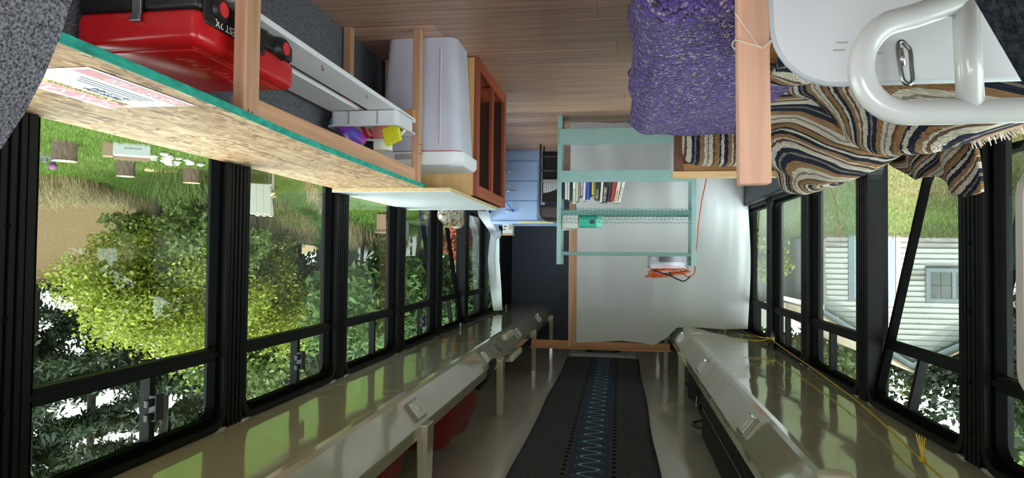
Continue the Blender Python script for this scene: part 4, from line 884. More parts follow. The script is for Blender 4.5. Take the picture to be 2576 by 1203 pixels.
MB().tube(crv([(-0.445, 1.137, 0.667), (-0.437, 1.135, 0.660), (-0.431, 1.134, 0.667), (-0.434, 1.133, 0.70), (-0.438, 1.133, 0.722), (-0.446, 1.133, 0.728), (-0.452, 1.134, 0.722), (-0.451, 1.135, 0.70), (-0.450, 1.137, 0.675), (-0.445, 1.137, 0.667)], 6), 0.0034, 8).build('hook_body', 'steel', cb, smooth=True)
MB().tube([(-0.434, 1.132, 0.672), (-0.438, 1.132, 0.70)], 0.0042, 8).build('gate', 'chrome', cb, smooth=True)

# carpeted consoles next to the lens, visor at the edge
o = MB().prism([(0.40, 0.0), (0.402, 0.78), (0.412, 0.815), (0.421, 0.842), (0.434, 0.872), (0.450, 0.90), (0.472, 0.93), (0.51, 0.958), (0.60, 0.97), (0.60, 0.0)], 'y', 0.36, 0.45).build('carpeted_console', 'carpet_near', smooth=True, angle=30)
tag(o, 'rounded grey carpeted console close to the lens beside the workbench', 'console')
o = MB().prism([(-0.60, 0.0), (-0.02, 0.0), (-0.02, 0.36), (-0.238, 0.825), (-0.272, 0.892), (-0.29, 0.90), (-0.60, 0.90)], 'y', 0.40, 0.50).build('carpeted_bulkhead', 'carpet_dark')
tag(o, 'dark carpeted bulkhead close to the lens beside the white grab rail', 'bulkhead')
vz = thing('visor', (-0.4, 0.55, 1.0), 'pale grey rounded visor at the edge by the couch windows', 'visor')
MB().prism(rrect(-0.70, -0.293, 0.925, 1.115, 0.03), 'y', 0.545, 0.56).build('visor_plate', 'visor_grey', vz, bevel=0.003); MB().tube([(-0.68, 0.553, 1.09), (-1.02, 0.553, 1.09)], 0.008, 8).build('visor_arm', 'steel', vz, smooth=True)

# ------------------------------------------------------------------ things on and under the racks
def bagfn(k1, k2): return lambda p: 1 + 0.06 * math.sin(p.y * 7 + k1) + 0.05 * math.sin(p.x * 6 + p.z * 5 + k2)
bg = thing('red_bag', (0.97, 3.62, 1.604), 'stuffed red nylon bag lying on the workbench-side rack', 'bag')
MB().blob((0.965, 3.60, 1.80), (0.165, 0.46, 0.185), 40, 24, bagfn(0, 1), 0.7).build('bag_body', 'red_bag', bg, smooth=True)
MB().tube(crv([(0.83, 3.98, 1.80), (0.80, 4.06, 1.76), (0.782, 4.12, 1.72), (0.775, 4.20, 1.69), (0.785, 4.24, 1.66), (0.80, 4.25, 1.70), (0.84, 4.2, 1.76), (0.87, 4.04, 1.80)], 6), 0.022, 8, flat=0.3).build('strap', 'black_bag', bg, smooth=True)
bg = thing('red_bag', (0.97, 2.3, 1.604), 'red bag at the near end of the workbench-side rack', 'bag')
MB().blob((0.965, 2.30, 1.79), (0.155, 0.36, 0.18), 36, 20, bagfn(2, 0), 0.75).build('bag_body', 'red_bag', bg, smooth=True)
t = thing('clear_bag', (0.9, 4.75, 1.604), 'small crumpled clear plastic bag on the rack past the red bag', 'bag'); MB().blob((0.88, 4.72, 1.66), (0.07, 0.13, 0.055), 20, 12, bagfn(1, 3)).build('film', 'clear_plastic', t, smooth=True)
t = thing('white_tub', (0.9, 5.35, 1.604), 'white plastic tray poking out of the workbench-side rack', 'tray'); MB().rbox(0.78, 0.98, 5.05, 5.55, 1.752, 1.80, 0.012, 2).build('tray_body', 'cream_plastic', t); MB().box(0.84, 0.98, 5.1, 5.5, 1.604, 1.752).build('tray_base', 'cream_plastic', t)
sc1 = thing('black_suitcase', (-0.72, 3.35, 1.604), 'black fabric suitcase on the couch-side rack', 'suitcase')
MB().rbox(-0.92, -0.482, 2.6, 4.1, 1.752, 2.066, 0.05, 4).build('case_body', 'black_bag', sc1, smooth=True, angle=50)
MB().tube(crv([(-0.52, 4.09, 1.99), (-0.47, 4.14, 2.0), (-0.45, 4.22, 2.0), (-0.47, 4.28, 2.0), (-0.52, 4.26, 1.98)], 6), 0.016, 8, flat=0.5).build('handle', 'black_plastic', sc1, smooth=True)
MB().tube([(-0.480, 2.7, 1.86), (-0.480, 4.0, 1.86)], 0.004, 6).build('zip', 'black_plastic', sc1)
t = thing('black_pouch', (-0.6, 4.1, 1.604), 'black padded pouch with a shiny buckle past the suitcase', 'bag')
MB().blob((-0.60, 4.24, 1.87), (0.11, 0.13, 0.12), 26, 16, bagfn(1, 1), 0.75).build('pouch_body', 'black_bag', t, smooth=True); MB().tube(crv([(-0.49, 4.16, 1.86), (-0.478, 4.2, 1.89), (-0.478, 4.28, 1.90), (-0.49, 4.34, 1.86)], 5), 0.010, 8, flat=0.4).build('buckle', 'steel', t, smooth=True)
t = thing('dark_garment', (-0.62, 4.75, 1.604), 'crumpled charcoal garment on the couch-side rack', 'clothing'); MB().blob((-0.59, 4.66, 1.85), (0.12, 0.27, 0.12), 40, 24, lambda p: 1 + 0.14 * math.sin(p.y * 9 + p.z * 6) + 0.08 * math.sin(p.z * 15 + p.x * 8), 0.9).build('folds', 'dark_cloth', t, smooth=True)
for i, (px, py, lb) in enumerate(((-0.60, 5.36, 'round white puck light under the far end of the couch-side rack'), (-0.575, 1.93, 'round white puck light under the near end of the couch-side rack'))):
    t = thing('puck_light', (px, py, 1.56), lb, 'light', 'puck lights under the rack'); MB().tube([(px, py, 1.5865), (px, py, 1.578), (px, py, 1.572), (px, py, 1.570)], [0.046, 0.046, 0.040, 0.02], 24).build('housing', 'cream_plastic', t, smooth=True, angle=40)
# yellow rope with black snap hook
t = thing('snap_hook', (-1.0, 4.66, 1.5), 'black plastic snap hook hanging at the couch-side window top', 'hook')
MB().tube(crv([(-1.0, 4.62, 1.585), (-0.995, 4.60, 1.57), (-0.995, 4.60, 1.50), (-0.995, 4.63, 1.478), (-0.995, 4.67, 1.49), (-0.995, 4.67, 1.55), (-0.995, 4.645, 1.575)], 6), 0.007, 8).build('hook_body', 'black_plastic', t, smooth=True)
yr = thing('yellow_rope', (-0.9, 3.3, 1.55), 'yellow polypropylene rope strung under the couch-side rack', 'rope')
MB().tube(crv([(-0.992, 4.64, 1.512), (-0.985, 4.5, 1.53), (-0.96, 3.6, 1.545), (-0.92, 2.8, 1.553), (-0.84, 2.05, 1.560), (-0.80, 1.6, 1.565), (-0.78, 0.9, 1.58)], 8), 0.0031, 8).build('line', 'yellow_rope', yr, smooth=True)
MB().blob((-0.842, 2.06, 1.558), (0.009, 0.014, 0.009), 14, 8, lambda p: 1 + 0.2 * math.sin(p.y * 12)).build('knot', 'yellow_rope', yr, smooth=True); MB().blob((-0.985, 4.60, 1.515), (0.012, 0.035, 0.010), 14, 8, lambda p: 1 + 0.25 * math.sin(p.y * 14)).build('knot', 'yellow_rope', yr, smooth=True)
for i in range(9):
    dx = random.uniform(0.04, 0.26); dz = random.uniform(-0.02, 0.035)
    MB().tube(crv([(-0.985, 4.60, 1.515), (-0.985 + dx * 0.4, 4.60 - 0.03 * i * 0.2, 1.52 + dz * 0.7), (-0.985 + dx, 4.59 + random.uniform(-.1, .1), 1.515 + dz)], 5), 0.0014, 5).build('frayed_strand', 'yellow_rope', yr, smooth=True)
for i in range(4): MB().tube(crv([(-0.842, 2.06, 1.556), (-0.838 - 0.003 * i, 2.065, 1.53), (-0.83 - 0.012 * i, 2.07 + 0.01 * i, 1.49 + 0.006 * i)], 5), 0.0017, 5).build('frayed_strand', 'yellow_rope', yr, smooth=True)

# ------------------------------------------------------------------ outdoors
def hgt(x_, y_):
    h_ = -0.75
    if x_ < -1: r_ = math.hypot(x_ + 1.2, max(0, y_ - 3)); h_ += 1.25 * smooth((r_ - 1.0) / 12.5)
    if x_ > 3:
        h_ += 3.0 * smooth((x_ - 12.5) / 9.0) * (1 - 0.6 * smooth((y_ - 20) / 12)) + 0.5 * smooth((y_ - 16) / 14)
        h_ += 1.25 * smooth((y_ - (9 + 4.6 * smooth((x_ - 4.5) / 3))) / 4) * (1 - smooth((x_ - 10.5) / 3))
        h_ += 0.05 * math.sin(x_ * 0.9) * math.sin(y_ * 0.7)
    return h_
gx = sorted(set([-70, -50, -36, -26, -20, -16] + [i * 0.75 for i in range(-18, 42)] + [34, 40, 50, 70])); gy = sorted(set([-30, -18, -10] + [i * 0.9 for i in range(-8, 45)] + [44, 52, 64, 80, 110]))
g = MB(); nx, ny = len(gx), len(gy)
g.add([(a, b, hgt(a, b)) for a in gx for b in gy], [(i * ny + j, (i + 1) * ny + j, (i + 1) * ny + j + 1, i * ny + j + 1) for i in range(nx - 1) for j in range(ny - 1)])
gro = struct('ground', g, 'lawn', 'lawn around the bus with dry patches and a bare bank', 'lawn', smooth=True, origin=(0, 0, 0))
at = gro.data.attributes.new('dry', 'FLOAT', 'POINT')
vals = []
for a in gx:
    for b in gy:
        v = 0.0
        if a > 3: v = 0.34 * smooth((a - 11.5) / 3.5) + 0.16 * math.exp(-((a - 11) / 2.5) ** 2 - ((b - 12) / 3) ** 2) - 0.12 * (1 - smooth((a - 8) / 5))
        else: v = 0.22 * smooth((13 - b) / 6) - 0.04  # couch side: browner near grass, plus glass-reflection dulling put into the lawn colour
        vals.append(v)
at.data.foreach_set('value', vals)

def leaves(name, parent, material, n, samp, size, aspect=0.55, droop=0.0):
    # n small folded leaves around sampled points, as one mesh
    P = np.array([samp() for _ in range(n)]) - np.array(wloc(parent))
    d1 = rng.normal(size=(n, 3)); d1[:, 2] -= droop; d1 /= np.linalg.norm(d1, axis=1)[:, None]
    d2 = rng.normal(size=(n, 3)); d2 -= d1 * (d1 * d2).sum(1)[:, None]; d2 /= np.linalg.norm(d2, axis=1)[:, None]
    s_ = size * rng.uniform(0.6, 1.3, n)[:, None]
    V = np.stack([P - d1 * s_, P + d2 * s_ * aspect, P + d1 * s_, P - d2 * s_ * aspect], 1).reshape(-1, 3)
    me = bpy.data.meshes.new(name); me.from_pydata(V.tolist(), [], (np.arange(n * 4).reshape(-1, 4)).tolist()); me.materials.append(MAT[material])
    o = bpy.data.objects.new(name, me); COL.objects.link(o); o.parent = parent; return tag(o, kind='stuff')
def clumps(c, r, k, inner=0.35):
    # crown as k sub-clumps inside an ellipsoid
    cs = []
    for _ in range(k):
        p = rng.normal(size=3); p /= np.linalg.norm(p); p *= rng.uniform(0.25, 0.95) ; cs.append((np.array(c) + p * np.array(r), rng.uniform(0.22, 0.42)))
    def samp():
        q, rr = cs[rng.integers(len(cs))]; p = rng.normal(size=3); p /= np.linalg.norm(p); return q + p * np.array(r) * rr * rng.uniform(inner, 1.0)
    return samp
def tree(name, label, cat, base, crown, r, material, n, size, k=26, group=None, bark='bark_dark', aspect=0.55, trunk=0.1):
    zb = hgt(base[0], base[1]); t = thing(name, (base[0], base[1], zb), label, cat, group)
    leaves('foliage', t, material, n, clumps(crown, r, k), size, aspect)
    tm = MB().tube(crv([(base[0], base[1], zb - 0.05), (base[0] + 0.1, base[1], (zb + crown[2]) / 2), (crown[0], crown[1], crown[2] + r[2] * 0.3)], 5), [trunk * (1 - 0.06 * i) for i in range(11)], 8)
    for i in range(7):
        a = rng.uniform(0, 6.28); e = (crown[0] + math.cos(a) * r[0] * 0.7, crown[1] + math.sin(a) * r[1] * 0.7, crown[2] + rng.uniform(-0.3, 0.6) * r[2])
        tm.tube([(crown[0], crown[1], crown[2] - r[2] * 0.5), e], [trunk * 0.4, trunk * 0.1], 5)
    tm.build('trunk', bark, t, smooth=True); return t
def conifer(label, base, h_, r_, n, material='leaf_dark', size=0.22, group='dark conifers beyond the lawn'):
    zb = hgt(*base); t = thing('conifer', (base[0], base[1], zb), label, 'tree', group)
    nb = 26
    def samp():
        k = rng.integers(nb); f_ = (k + rng.uniform(0, .5)) / nb; a = k * 2.4 + rng.normal() * 0.35; L_ = r_ * (1 - f_ * 0.85) * rng.uniform(0.1, 1.0) ** 0.7
        return np.array([base[0] + math.cos(a) * L_, base[1] + math.sin(a) * L_, zb + h_ * (0.1 + 0.9 * f_) - L_ * 0.28 + rng.normal() * 0.14])
    leaves('foliage', t, material, n, samp, size, 0.32, 0.4)
    MB().tube([(base[0], base[1], zb - 0.1), (base[0], base[1], zb + h_)], [0.28, 0.04], 8).build('trunk', 'bark_dark', t, smooth=True); return t
# workbench side
tree('maple_tree', 'bright yellow-green maple with drooping boughs beyond the tree stumps', 'tree', (10.6, 14.3), (10.4, 14.0, 1.95), (2.3, 2.0, 1.75), 'leaf_bright', 30000, 0.05, 44)
tree('leafy_bush', 'light green leafy bush next to the bright maple', 'bush', (8.7, 13.4), (8.8, 13.4, 0.55), (1.3, 1.2, 0.95), 'leaf_mid', 7000, 0.06, 22, 'bushes at the lawn edge', trunk=0.04)
tree('leafy_bush', 'tall light green bush filling the second workbench-side window', 'bush', (9.2, 16.2), (9.2, 16.6, 2.3), (2.0, 1.6, 1.8), 'leaf_bright', 20000, 0.055, 36, 'bushes at the lawn edge', trunk=0.07)
tree('leafy_bush', 'mid green thicket behind the lawn at the second window', 'bush', (8.0, 17.5), (7.9, 18.0, 2.3), (1.9, 1.6, 1.8), 'leaf_mid', 16000, 0.06, 34, 'bushes at the lawn edge', trunk=0.06)
tree('leafy_bush', 'pale loose thicket high behind the second window', 'bush', (11.5, 21), (11.4, 21, 4.2), (2.6, 2.3, 2.2), 'leaf_mid', 12000, 0.1, 30, 'bushes at the lawn edge', trunk=0.1)
tree('leafy_bush', 'low weedy bush where the lawn meets the bare bank', 'bush', (11.8, 16.2), (11.8, 16.2, 0.15), (1.5, 1.2, 0.7), 'leaf_mid', 5000, 0.07, 18, 'bushes at the lawn edge', trunk=0.03)
for i, (b_, c_, r_, lb) in enumerate((((5.1, 13.2), (5.1, 13.2, 1.85), (1.15, 1.1, 1.3), 'glossy rhododendron in the third workbench-side window'), ((6.2, 15.2), (6.2, 15.2, 2.6), (1.6, 1.4, 1.7), 'tall rhododendron behind the third workbench-side window'),
                                     ((3.75, 12.6), (3.85, 12.6, 1.8), (0.85, 0.95, 1.2), 'rhododendron in the fourth workbench-side window'), ((3.75, 15.5), (3.75, 15.5, 2.4), (0.7, 0.8, 1.3), 'narrow rhododendron in the fifth workbench-side window'), ((2.5, 12.0), (2.4, 12.0, 1.55), (0.5, 0.7, 1.1), 'rhododendron nearest the rear of the bus'), ((4.6, 16.5), (4.6, 16.5, 2.4), (1.5, 1.3, 1.8), 'rhododendron tallest of those behind the fence'))):
    tree('rhododendron', lb, 'shrub', b_, c_, r_, 'leaf_rhodo', 4200, 0.105, 30, 'rhododendrons by the rear windows', aspect=0.36, trunk=0.05)
tree('red_maple', 'red-leaved maple seen through the opened rear window', 'tree', (2.96, 12.5), (2.96, 12.5, 0.68), (0.4, 0.4, 0.48), 'leaf_red', 4500, 0.045, 22, trunk=0.04)
tree('amber_shrub', 'amber yellow shrub above the red maple', 'shrub', (3.0, 13.1), (2.95, 13.1, 1.5), (0.36, 0.36, 0.5), 'leaf_amber', 2400, 0.045, 14, trunk=0.03)
for i, (b_, h_, r_, lb) in enumerate((((20.5, 21), 13, 3.4, 'dark conifer furthest towards the front of the bus'), ((18.5, 25.5), 15, 3.4, 'dark conifer behind the bright maple, front side'), ((15.2, 24.5), 14, 3.2, 'dark conifer behind the bright maple, rear side'), ((12.6, 25), 14, 3.0, 'dark conifer behind the second window thicket'), ((9.4, 22), 12, 2.8, 'dark conifer behind the third window'), ((7.2, 24), 13, 3.0, 'dark conifer behind the tall rhododendron'), ((24, 28), 17, 4.0, 'tallest dark conifer on the bare bank'), ((4.6, 25), 12, 2.8, 'dark conifer straight behind the bus'), ((25, 20), 15, 3.8, 'dark conifer standing apart on the bare bank'))):
    conifer(lb, b_, h_, r_, 28000, size=0.17)
def clump(label, c, r_, h_, n, material='grass_dry', name='grass_clump', cat='grass', group='dry grass clumps on the bank'):
    t = thing(name, (c[0], c[1], hgt(*c)), label, cat, group); V = []; F = []
    for i in range(n):
        a = rng.uniform(0, 6.28); q = r_ * math.sqrt(rng.uniform()); px, py = c[0] + math.cos(a) * q, c[1] + math.sin(a) * q; z0 = hgt(px, py) - 0.02; hh = h_ * rng.uniform(0.5, 1.2); dx, dy = rng.normal(size=2) * 0.35 * hh; w_ = 0.006
        k = len(V); V += [(px - w_, py, z0), (px + w_, py, z0), (px + dx * 0.4 + w_, py + dy * 0.4, z0 + hh * 0.7), (px + dx * 0.4 - w_, py + dy * 0.4, z0 + hh * 0.7), (px + dx, py + dy, z0 + hh)]; F += [(k, k + 1, k + 2, k + 3), (k + 3, k + 2, k + 4)]
    m_ = MB(); m_.v = V; m_.f = F; tag(m_.build('blades', material, t), kind='stuff'); return t
clump('pale dry grass clump on the bank behind the plant trough', (13.2, 14.2), 1.0, 0.55, 1800)
clump('dry grass clump at the foot of the bare bank', (12.4, 16.2), 1.1, 0.45, 1500)
clump('straw-coloured weeds below the second window thicket', (9.3, 16.2), 1.6, 0.32, 1800)
clump('tall weeds with dry stalks beside the rhododendrons', (5.6, 13.9), 1.1, 0.42, 1600)
clump('green reeds standing before the bright maple', (9.0, 12.9), 0.6, 0.75, 500, 'leaf_mid', 'reed_clump', 'reeds', 'reeds')

def stump(label, x_, y_, r_, h_):
    zb = hgt(x_, y_); t = thing('tree_stump', (x_, y_, zb), label, 'tree stump', 'cut log rounds on the lawn')
    ps = []
    for zz, k in ((0, 1.06), (0.3, 1.0), (0.7, 0.98), (1, 1.0)):
        for i in range(28): a = 2 * PI * i / 28; rr = r_ * k * (1 + 0.03 * math.sin(i * 2.7) + 0.02 * math.sin(i * 5.1)); ps.append((x_ + rr * math.cos(a), y_ + rr * math.sin(a), zb - 0.02 + h_ * zz))
    m_ = MB().add(ps, [(j * 28 + i, j * 28 + (i + 1) % 28, (j + 1) * 28 + (i + 1) % 28, (j + 1) * 28 + i) for j in range(3) for i in range(28)]); m_.build('bark', 'bark', t, smooth=True)
    MB().add([(p[0], p[1], p[2] + 0.002) for p in ps[84:]], [tuple(range(28))]).build('cut_face', 'cut_wood', t)
stump('log round by the plant trough, furthest to the front', 8.65, 9.4, 0.17, 0.33)
stump('log round with a knot behind the white carton', 9.1, 11.3, 0.155, 0.31)
stump('log round standing by the pale split plank', 8.5, 12.4, 0.16, 0.33)
stump('partly hidden log round at the window edge', 9.3, 8.95, 0.16, 0.3)
def gz(x_, y_): return hgt(x_, y_)
t = thing('white_carton', (7.75, 9.75, gz(7.7, 9.7)), 'opened white cardboard carton lying on the lawn', 'box'); z0 = gz(7.7, 9.7)
q = MB(); q.M = Matrix.Translation((7.75, 9.75, z0)) @ Matrix.Rotation(-0.65, 4, 'Z'); q.box(-0.26, 0.26, -0.12, 0.12, 0, 0.19); q.build('carton_body', 'lawn_carton', t)
q = MB(); q.M = Matrix.Translation((7.75, 9.75, z0)) @ Matrix.Rotation(-0.65, 4, 'Z'); q.box(-0.26, 0.26, 0.12, 0.126, 0.12, 0.25).box(0.26, 0.40, -0.1, 0.12, 0, 0.22); q.build('flap', 'lawn_card', t)
text('ORGANIC GREEN PEAS', 0.04, 'ink_dark', 'print', t, Matrix.Translation((7.75, 9.75, z0)) @ Matrix.Rotation(-0.65, 4, 'Z') @ frame((-0.14, -0.1215, 0.07), (1, 0, 0), (0, 0, 1)), 0.0005, sx=0.6)
for i in range(22):
    a = i / 22; px = 7.95 + 0.25 * math.sin(i * 2.3) + 0.12 * a; py = 10.35 + 1.4 * a; r_ = 0.055 + 0.03 * ((i * 37 % 10) / 10)
    o = MB().blob((px, py, gz(px, py) + r_ * 0.45), (r_ * 1.2, r_, r_ * 0.6), 10, 7, bagfn(i, i * 2)).build('rock', STONE[i % 4], smooth=True); tag(o, 'rounded river rock in the small pile on the lawn', 'rock', 'river rocks on the lawn')
o = MB().prism([(8.75, 13.0), (9.0, 12.55), (9.6, 12.45), (9.35, 12.75), (9.55, 13.0), (9.1, 13.35), (8.85, 13.55)], 'z', gz(9.1, 13) + 0.0, gz(9.1, 13) + 0.07).build('split_plank', 'cut_wood'); tag(o, 'pale split plank lying on the lawn beside a log round', 'plank')
t = thing('plant_trough', (10.3, 10.6, gz(10.3, 10.6)), 'grey plant trough with a purple flower on the lawn', 'planter'); q = MB(); q.M = Matrix.Translation((10.3, 10.6, gz(10.3, 10.6))) @ Matrix.Rotation(-0.7, 4, 'Z'); q.box(-0.28, 0.28, -0.08, 0.08, 0, 0.06)
for i in range(5): q.cyl((-0.22 + i * 0.11, 0, 0.05), (-0.22 + i * 0.11, 0, 0.14), 0.04, 0.05, 10)
q.build('pots', 'plant_pot', t); q = MB().blob((10.13, 10.75, gz(10.3, 10.6) + 0.2), (0.07, 0.07, 0.07), 10, 7); q.build('flower_head', 'flower', t, smooth=True)
# lawn chairs
def slat_chair(label, x_, y_, rz, material, cloth):
    zb = gz(x_, y_); t = thing('lawn_chair', (x_, y_, zb), label, 'chair', 'chairs on the lawn'); R_ = Matrix.Translation((x_, y_, zb)) @ Matrix.Rotation(rz, 4, 'Z')
    def pt(nm, m_, *bx):
        q = MB(); q.M = R_
        for b_ in bx: q.box(*b_)
        q.build(nm, m_, t)
    for sx in (-0.27, 0.24): pt('leg', material, (sx, sx + 0.03, -0.28, -0.24, 0, 0.5)); pt('leg', material, (sx, sx + 0.03, 0.22, 0.26, 0, 0.42)); pt('armrest', 'cut_wood', (sx - 0.03, sx + 0.06, -0.32, 0.3, 0.5, 0.53))
    pt('seat', cloth, (-0.25, 0.25, -0.28, 0.24, 0.32, 0.36))
    q = MB(); q.M = R_ @ Matrix.Translation((0, 0.24, 0.34)) @ Matrix.Rotation(-0.32, 4, 'X')
    for i in range(3): q.prism([(-0.2 + i * 0.135, 0), (-0.07 + i * 0.135, 0), (-0.07 + i * 0.135, 0.62), (-0.1 + i * 0.135, 0.66), (-0.17 + i * 0.135, 0.66), (-0.2 + i * 0.135, 0.62)], 'y', 0, 0.025)
    q.build('backrest', 'adirondack_grey', t)
slat_chair('weathered grey slat-back chair at the edge of the lawn', 7.75, 13.6, 2.3, 'chair_frame', 'adirondack_grey'); slat_chair('folding chair with a lilac seat beside the slat-back chair', 7.35, 12.9, 2.5, 'chair_frame', 'lilac_cloth')
fen = thing('picket_fence', (4.4, 15.0, gz(4.4, 15)), 'short pale picket fence among the rhododendrons', 'fence')
for zz in (0.72, 1.0): MB().box(4.6, 6.0, 15.02, 15.05, zz, zz + 0.06).build('rail', 'house_white', fen)
for i in range(10): px = 4.6 + i * 0.145; MB().prism([(px, gz(px, 15)), (px + 0.09, gz(px, 15)), (px + 0.09, 1.2), (px + 0.045, 1.28), (px, 1.2)], 'y', 15.0, 15.02).build('picket', 'house_white', fen)

# house on the couch side
hs = thing('house', (-6.0, 15.5, gz(-6, 15)), 'white clapboard house with peeling paint across the lawn', 'house')
HX0, HX1, HY, PKX, PKZ, EZ = -9.6, -4.25, 15.0, -5.9, 3.15, 1.95
def roof_z(x_): return PKZ - (x_ - PKX) * 0.62 if x_ > PKX else PKZ - (PKX - x_) * 0.50
zz = 0.30; i = 0
while zz < PKZ - 0.1:
    z1 = zz + 0.115
    xr = min(HX1, PKX + (PKZ - z1) / 0.62) ; xl = max(HX0, PKX - (PKZ - z1) / 0.50)
    segs = [(xl, xr)]
    if z1 < 1.85: segs = [(xl, -5.62), (-4.72, xr)]
    if 1.12 < z1 < 1.86: segs = [(xl, -7.25), (-6.2, -5.62), (-4.72, xr)]
    for a, b in segs:
        if b - a > 0.05: MB().add([(a, HY - 0.028, zz), (b, HY - 0.028, zz), (b, HY - 0.006, z1), (a, HY - 0.006, z1), (a, HY, zz), (b, HY, zz), (b, HY, z1), (a, HY, z1)], [(0, 1, 2, 3), (4, 0, 3, 7), (1, 5, 6, 2), (0, 4, 5, 1), (3, 2, 6, 7)]).build('clapboard', 'siding_worn' if (i < 4 or (i in (8, 9) and a < -5)) else 'siding', hs)
    zz = z1 - 0.004; i += 1
MB().prism([(HX0, 0.25), (HX1, 0.25), (HX1, EZ), (PKX, PKZ - 0.05), (HX0, PKZ - (PKX - HX0) * 0.5)], 'y', HY, HY + 0.1).build('wall', 'siding_worn', hs)
MB().box(HX1 - 0.1, HX1, HY, HY + 6, 0.2, EZ).build('side_wall', 'siding', hs)
for sgx, xe in ((1, HX1 + 0.35), (-1, HX0)):
    a = (PKX, PKZ + 0.06); b = (xe, roof_z(xe) + 0.06); MB().prism([a, b, (b[0], b[1] - 0.14), (a[0], a[1] - 0.14)], 'y', HY - 0.16, HY - 0.03).build('rake_board', 'house_trim', hs)
    MB().prism([a, b, (b[0], b[1] + 0.05), (a[0], a[1] + 0.05)], 'y', HY - 0.2, HY + 6).build('roof_slope', 'shingle', hs)
MB().box(-5.62, -4.72, HY - 0.05, HY - 0.02, 0.45, 1.86).build('door_casing', 'house_trim', hs)
do = MB().box(-5.52, -4.82, HY - 0.06, HY - 0.045, 0.48, 1.78).build('door', 'house_door', hs); MB().blob((-4.9, HY - 0.09, 1.1), (0.035, 0.035, 0.035), 10, 6).build('door_knob', 'steel', do)
MB().box(-5.72, -5.63, HY - 0.06, HY - 0.03, 0.45, 1.9).build('raw_jamb', 'raw_board', hs)
wi = MB().ring([(-7.25, 1.14), (-6.2, 1.14), (-6.2, 1.84), (-7.25, 1.84)], [(-7.17, 1.22), (-6.28, 1.22), (-6.28, 1.76), (-7.17, 1.76)], 'y', HY - 0.06, HY - 0.01).build('house_window', 'house_trim', hs)
MB().box(-6.76, -6.69, HY - 0.055, HY - 0.02, 1.22, 1.76).build('mullion', 'house_trim', wi)
for a, b in ((-7.17, -6.965), (-6.955, -6.76), (-6.69, -6.49), (-6.48, -6.28)):
    for c_, d_ in ((1.22, 1.485), (1.495, 1.76)): MB().box(a, b, HY - 0.03, HY - 0.025, c_, d_).build('pane', 'dark_pane', wi)
MB().tube(crv([(HX1 + 0.05, HY - 0.1, EZ), (HX1 + 0.02, HY - 0.1, 1.6), (HX1 + 0.05, HY - 0.1, 1.0), (HX1 + 0.02, HY - 0.12, 0.5)], 5), 0.04, 8).build('downspout', 'chair_frame', hs, smooth=True)
# lower wing with its own roof
wg = thing('shed_wing', (-3.2, 17, gz(-3, 17)), 'low grey board wing beside the clapboard house', 'shed')
MB().box(-3.8, -1.6, 17.0, 19, 0.2, 2.0).build('wall', 'siding_worn', wg); MB().prism([(-3.85, 2.0), (-1.3, 2.0), (-1.3, 2.08), (-3.85, 2.7)], 'y', 16.6, 19.4).build('roof_slope', 'grey_board', wg)
MB().box(-3.75, -3.45, 16.97, 17.0, 0.4, 1.7).build('door', 'chair_frame', wg); MB().box(-3.1, -3.0, 16.96, 17.0, 0.3, 2.0).build('post', 'raw_board', wg)
tree('leafy_bush', 'green bush before the low grey wing', 'bush', (-2.6, 14.5), (-2.7, 14.5, 0.85), (0.7, 0.7, 0.7), 'leaf_bright', 2600, 0.06, 16, trunk=0.03)
for i, (b_, c_, r_, m_, lb) in enumerate((((-6.5, 22), (-6.5, 22, 4.6), (2.6, 2.2, 2.2), 'leaf_mid', 'tree rising behind the house ridge'), ((-10, 20), (-9.8, 20, 4.4), (2.6, 2.2, 2.3), 'leaf_dark', 'dark tree behind the far slope of the house'), ((-3.6, 23), (-3.6, 23, 4.2), (2.2, 2.0, 2.0), 'leaf_mid', 'tree behind the low grey wing'))):
    tree('broadleaf_tree', lb, 'tree', b_, c_, r_, m_, 9000, 0.1, 30, 'trees behind the house', trunk=0.14)
tree('fern_tree', 'dark tree with bright leaf sprays in the nearest couch-side window', 'tree', (-6.3, 9.0), (-6.2, 9.2, 2.6), (1.7, 1.6, 1.9), 'leaf_dark', 9000, 0.08, 30, trunk=0.12)
tree('fern_tree', 'leafy tree above the roof in the opened couch-side window', 'tree', (-8.2, 12.5), (-7.6, 12.3, 4.1), (2.0, 1.4, 1.3), 'leaf_fern', 6000, 0.09, 26, trunk=0.12)

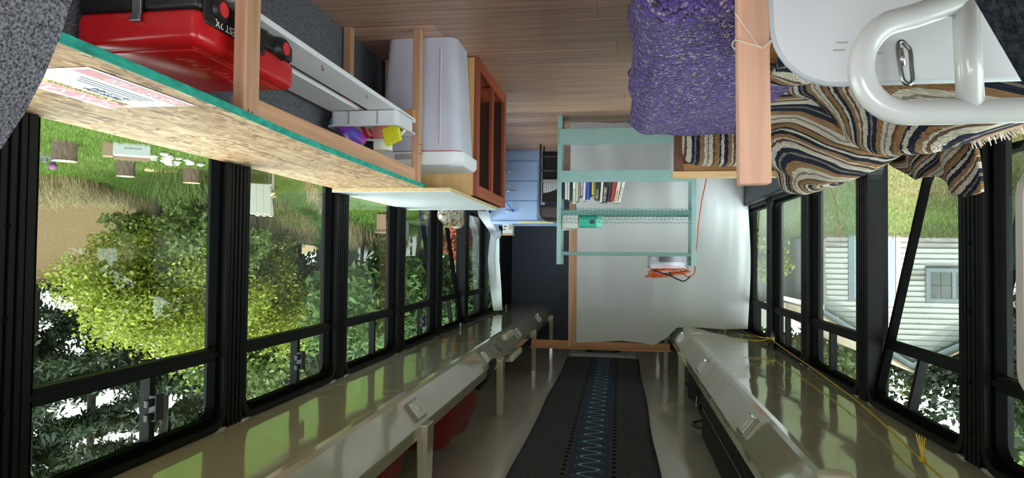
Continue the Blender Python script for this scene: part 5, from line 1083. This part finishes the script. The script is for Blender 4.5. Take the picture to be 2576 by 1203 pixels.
# short grass blades on the mown lawn
def turf(name, label, x0, x1, y0, y1, n, material):
    X_ = rng.uniform(x0, x1, n); Y_ = rng.uniform(y0, y1, n); V = np.zeros((n, 3, 3)); hh = rng.uniform(0.03, 0.085, n); a = rng.uniform(0, 6.28, n)
    Z_ = np.array([hgt(p, q) for p, q in zip(X_, Y_)]) - 0.005
    for i, (k, up) in enumerate(((-1, 0), (1, 0), (0, 1))):
        V[:, i, 0] = X_ + np.cos(a) * 0.007 * k + up * rng.normal(size=n) * 0.02; V[:, i, 1] = Y_ + np.sin(a) * 0.007 * k + up * rng.normal(size=n) * 0.02; V[:, i, 2] = Z_ + up * hh
    me = bpy.data.meshes.new(name); me.from_pydata(V.reshape(-1, 3).tolist(), [], np.arange(n * 3).reshape(-1, 3).tolist()); me.materials.append(MAT[material])
    o = bpy.data.objects.new(name, me); COL.objects.link(o); o.parent = gro; return tag(o, label, kind='stuff')
leafmat('turf_green', C(46, 70, 22), C(112, 138, 60)); leafmat('turf_dull', C(66, 76, 40), C(132, 130, 88))
turf('turf', 'mown grass on the lawn with the log rounds', 4.5, 14.5, 7.0, 18.0, 90000, 'turf_green')
turf('turf', 'sparse grass on the lawn before the clapboard house', -9, -1.6, 2.5, 15.0, 60000, 'turf_dull')

for i, (px, py, c_, lb) in enumerate(((4.25, 12.0, 'lawn_card', 'brown planter box on the lawn in the fourth workbench-side window'), (4.12, 12.35, 'lawn_carton', 'pale planter box behind the brown planter box on the lawn'))):
    z0 = gz(px, py); t = thing('planter_box', (px, py, z0), lb, 'planter'); MB().ring([(px - 0.15, py - 0.12), (px + 0.15, py - 0.12), (px + 0.15, py + 0.12), (px - 0.15, py + 0.12)], [(px - 0.13, py - 0.1), (px + 0.13, py - 0.1), (px + 0.13, py + 0.1), (px - 0.13, py + 0.1)], 'z', z0 - 0.03, z0 + 0.3).build('box_sides', c_, t); MB().box(px - 0.17, px + 0.17, py - 0.14, py + 0.14, z0 + 0.29, z0 + 0.32).build('box_lid', c_, t)
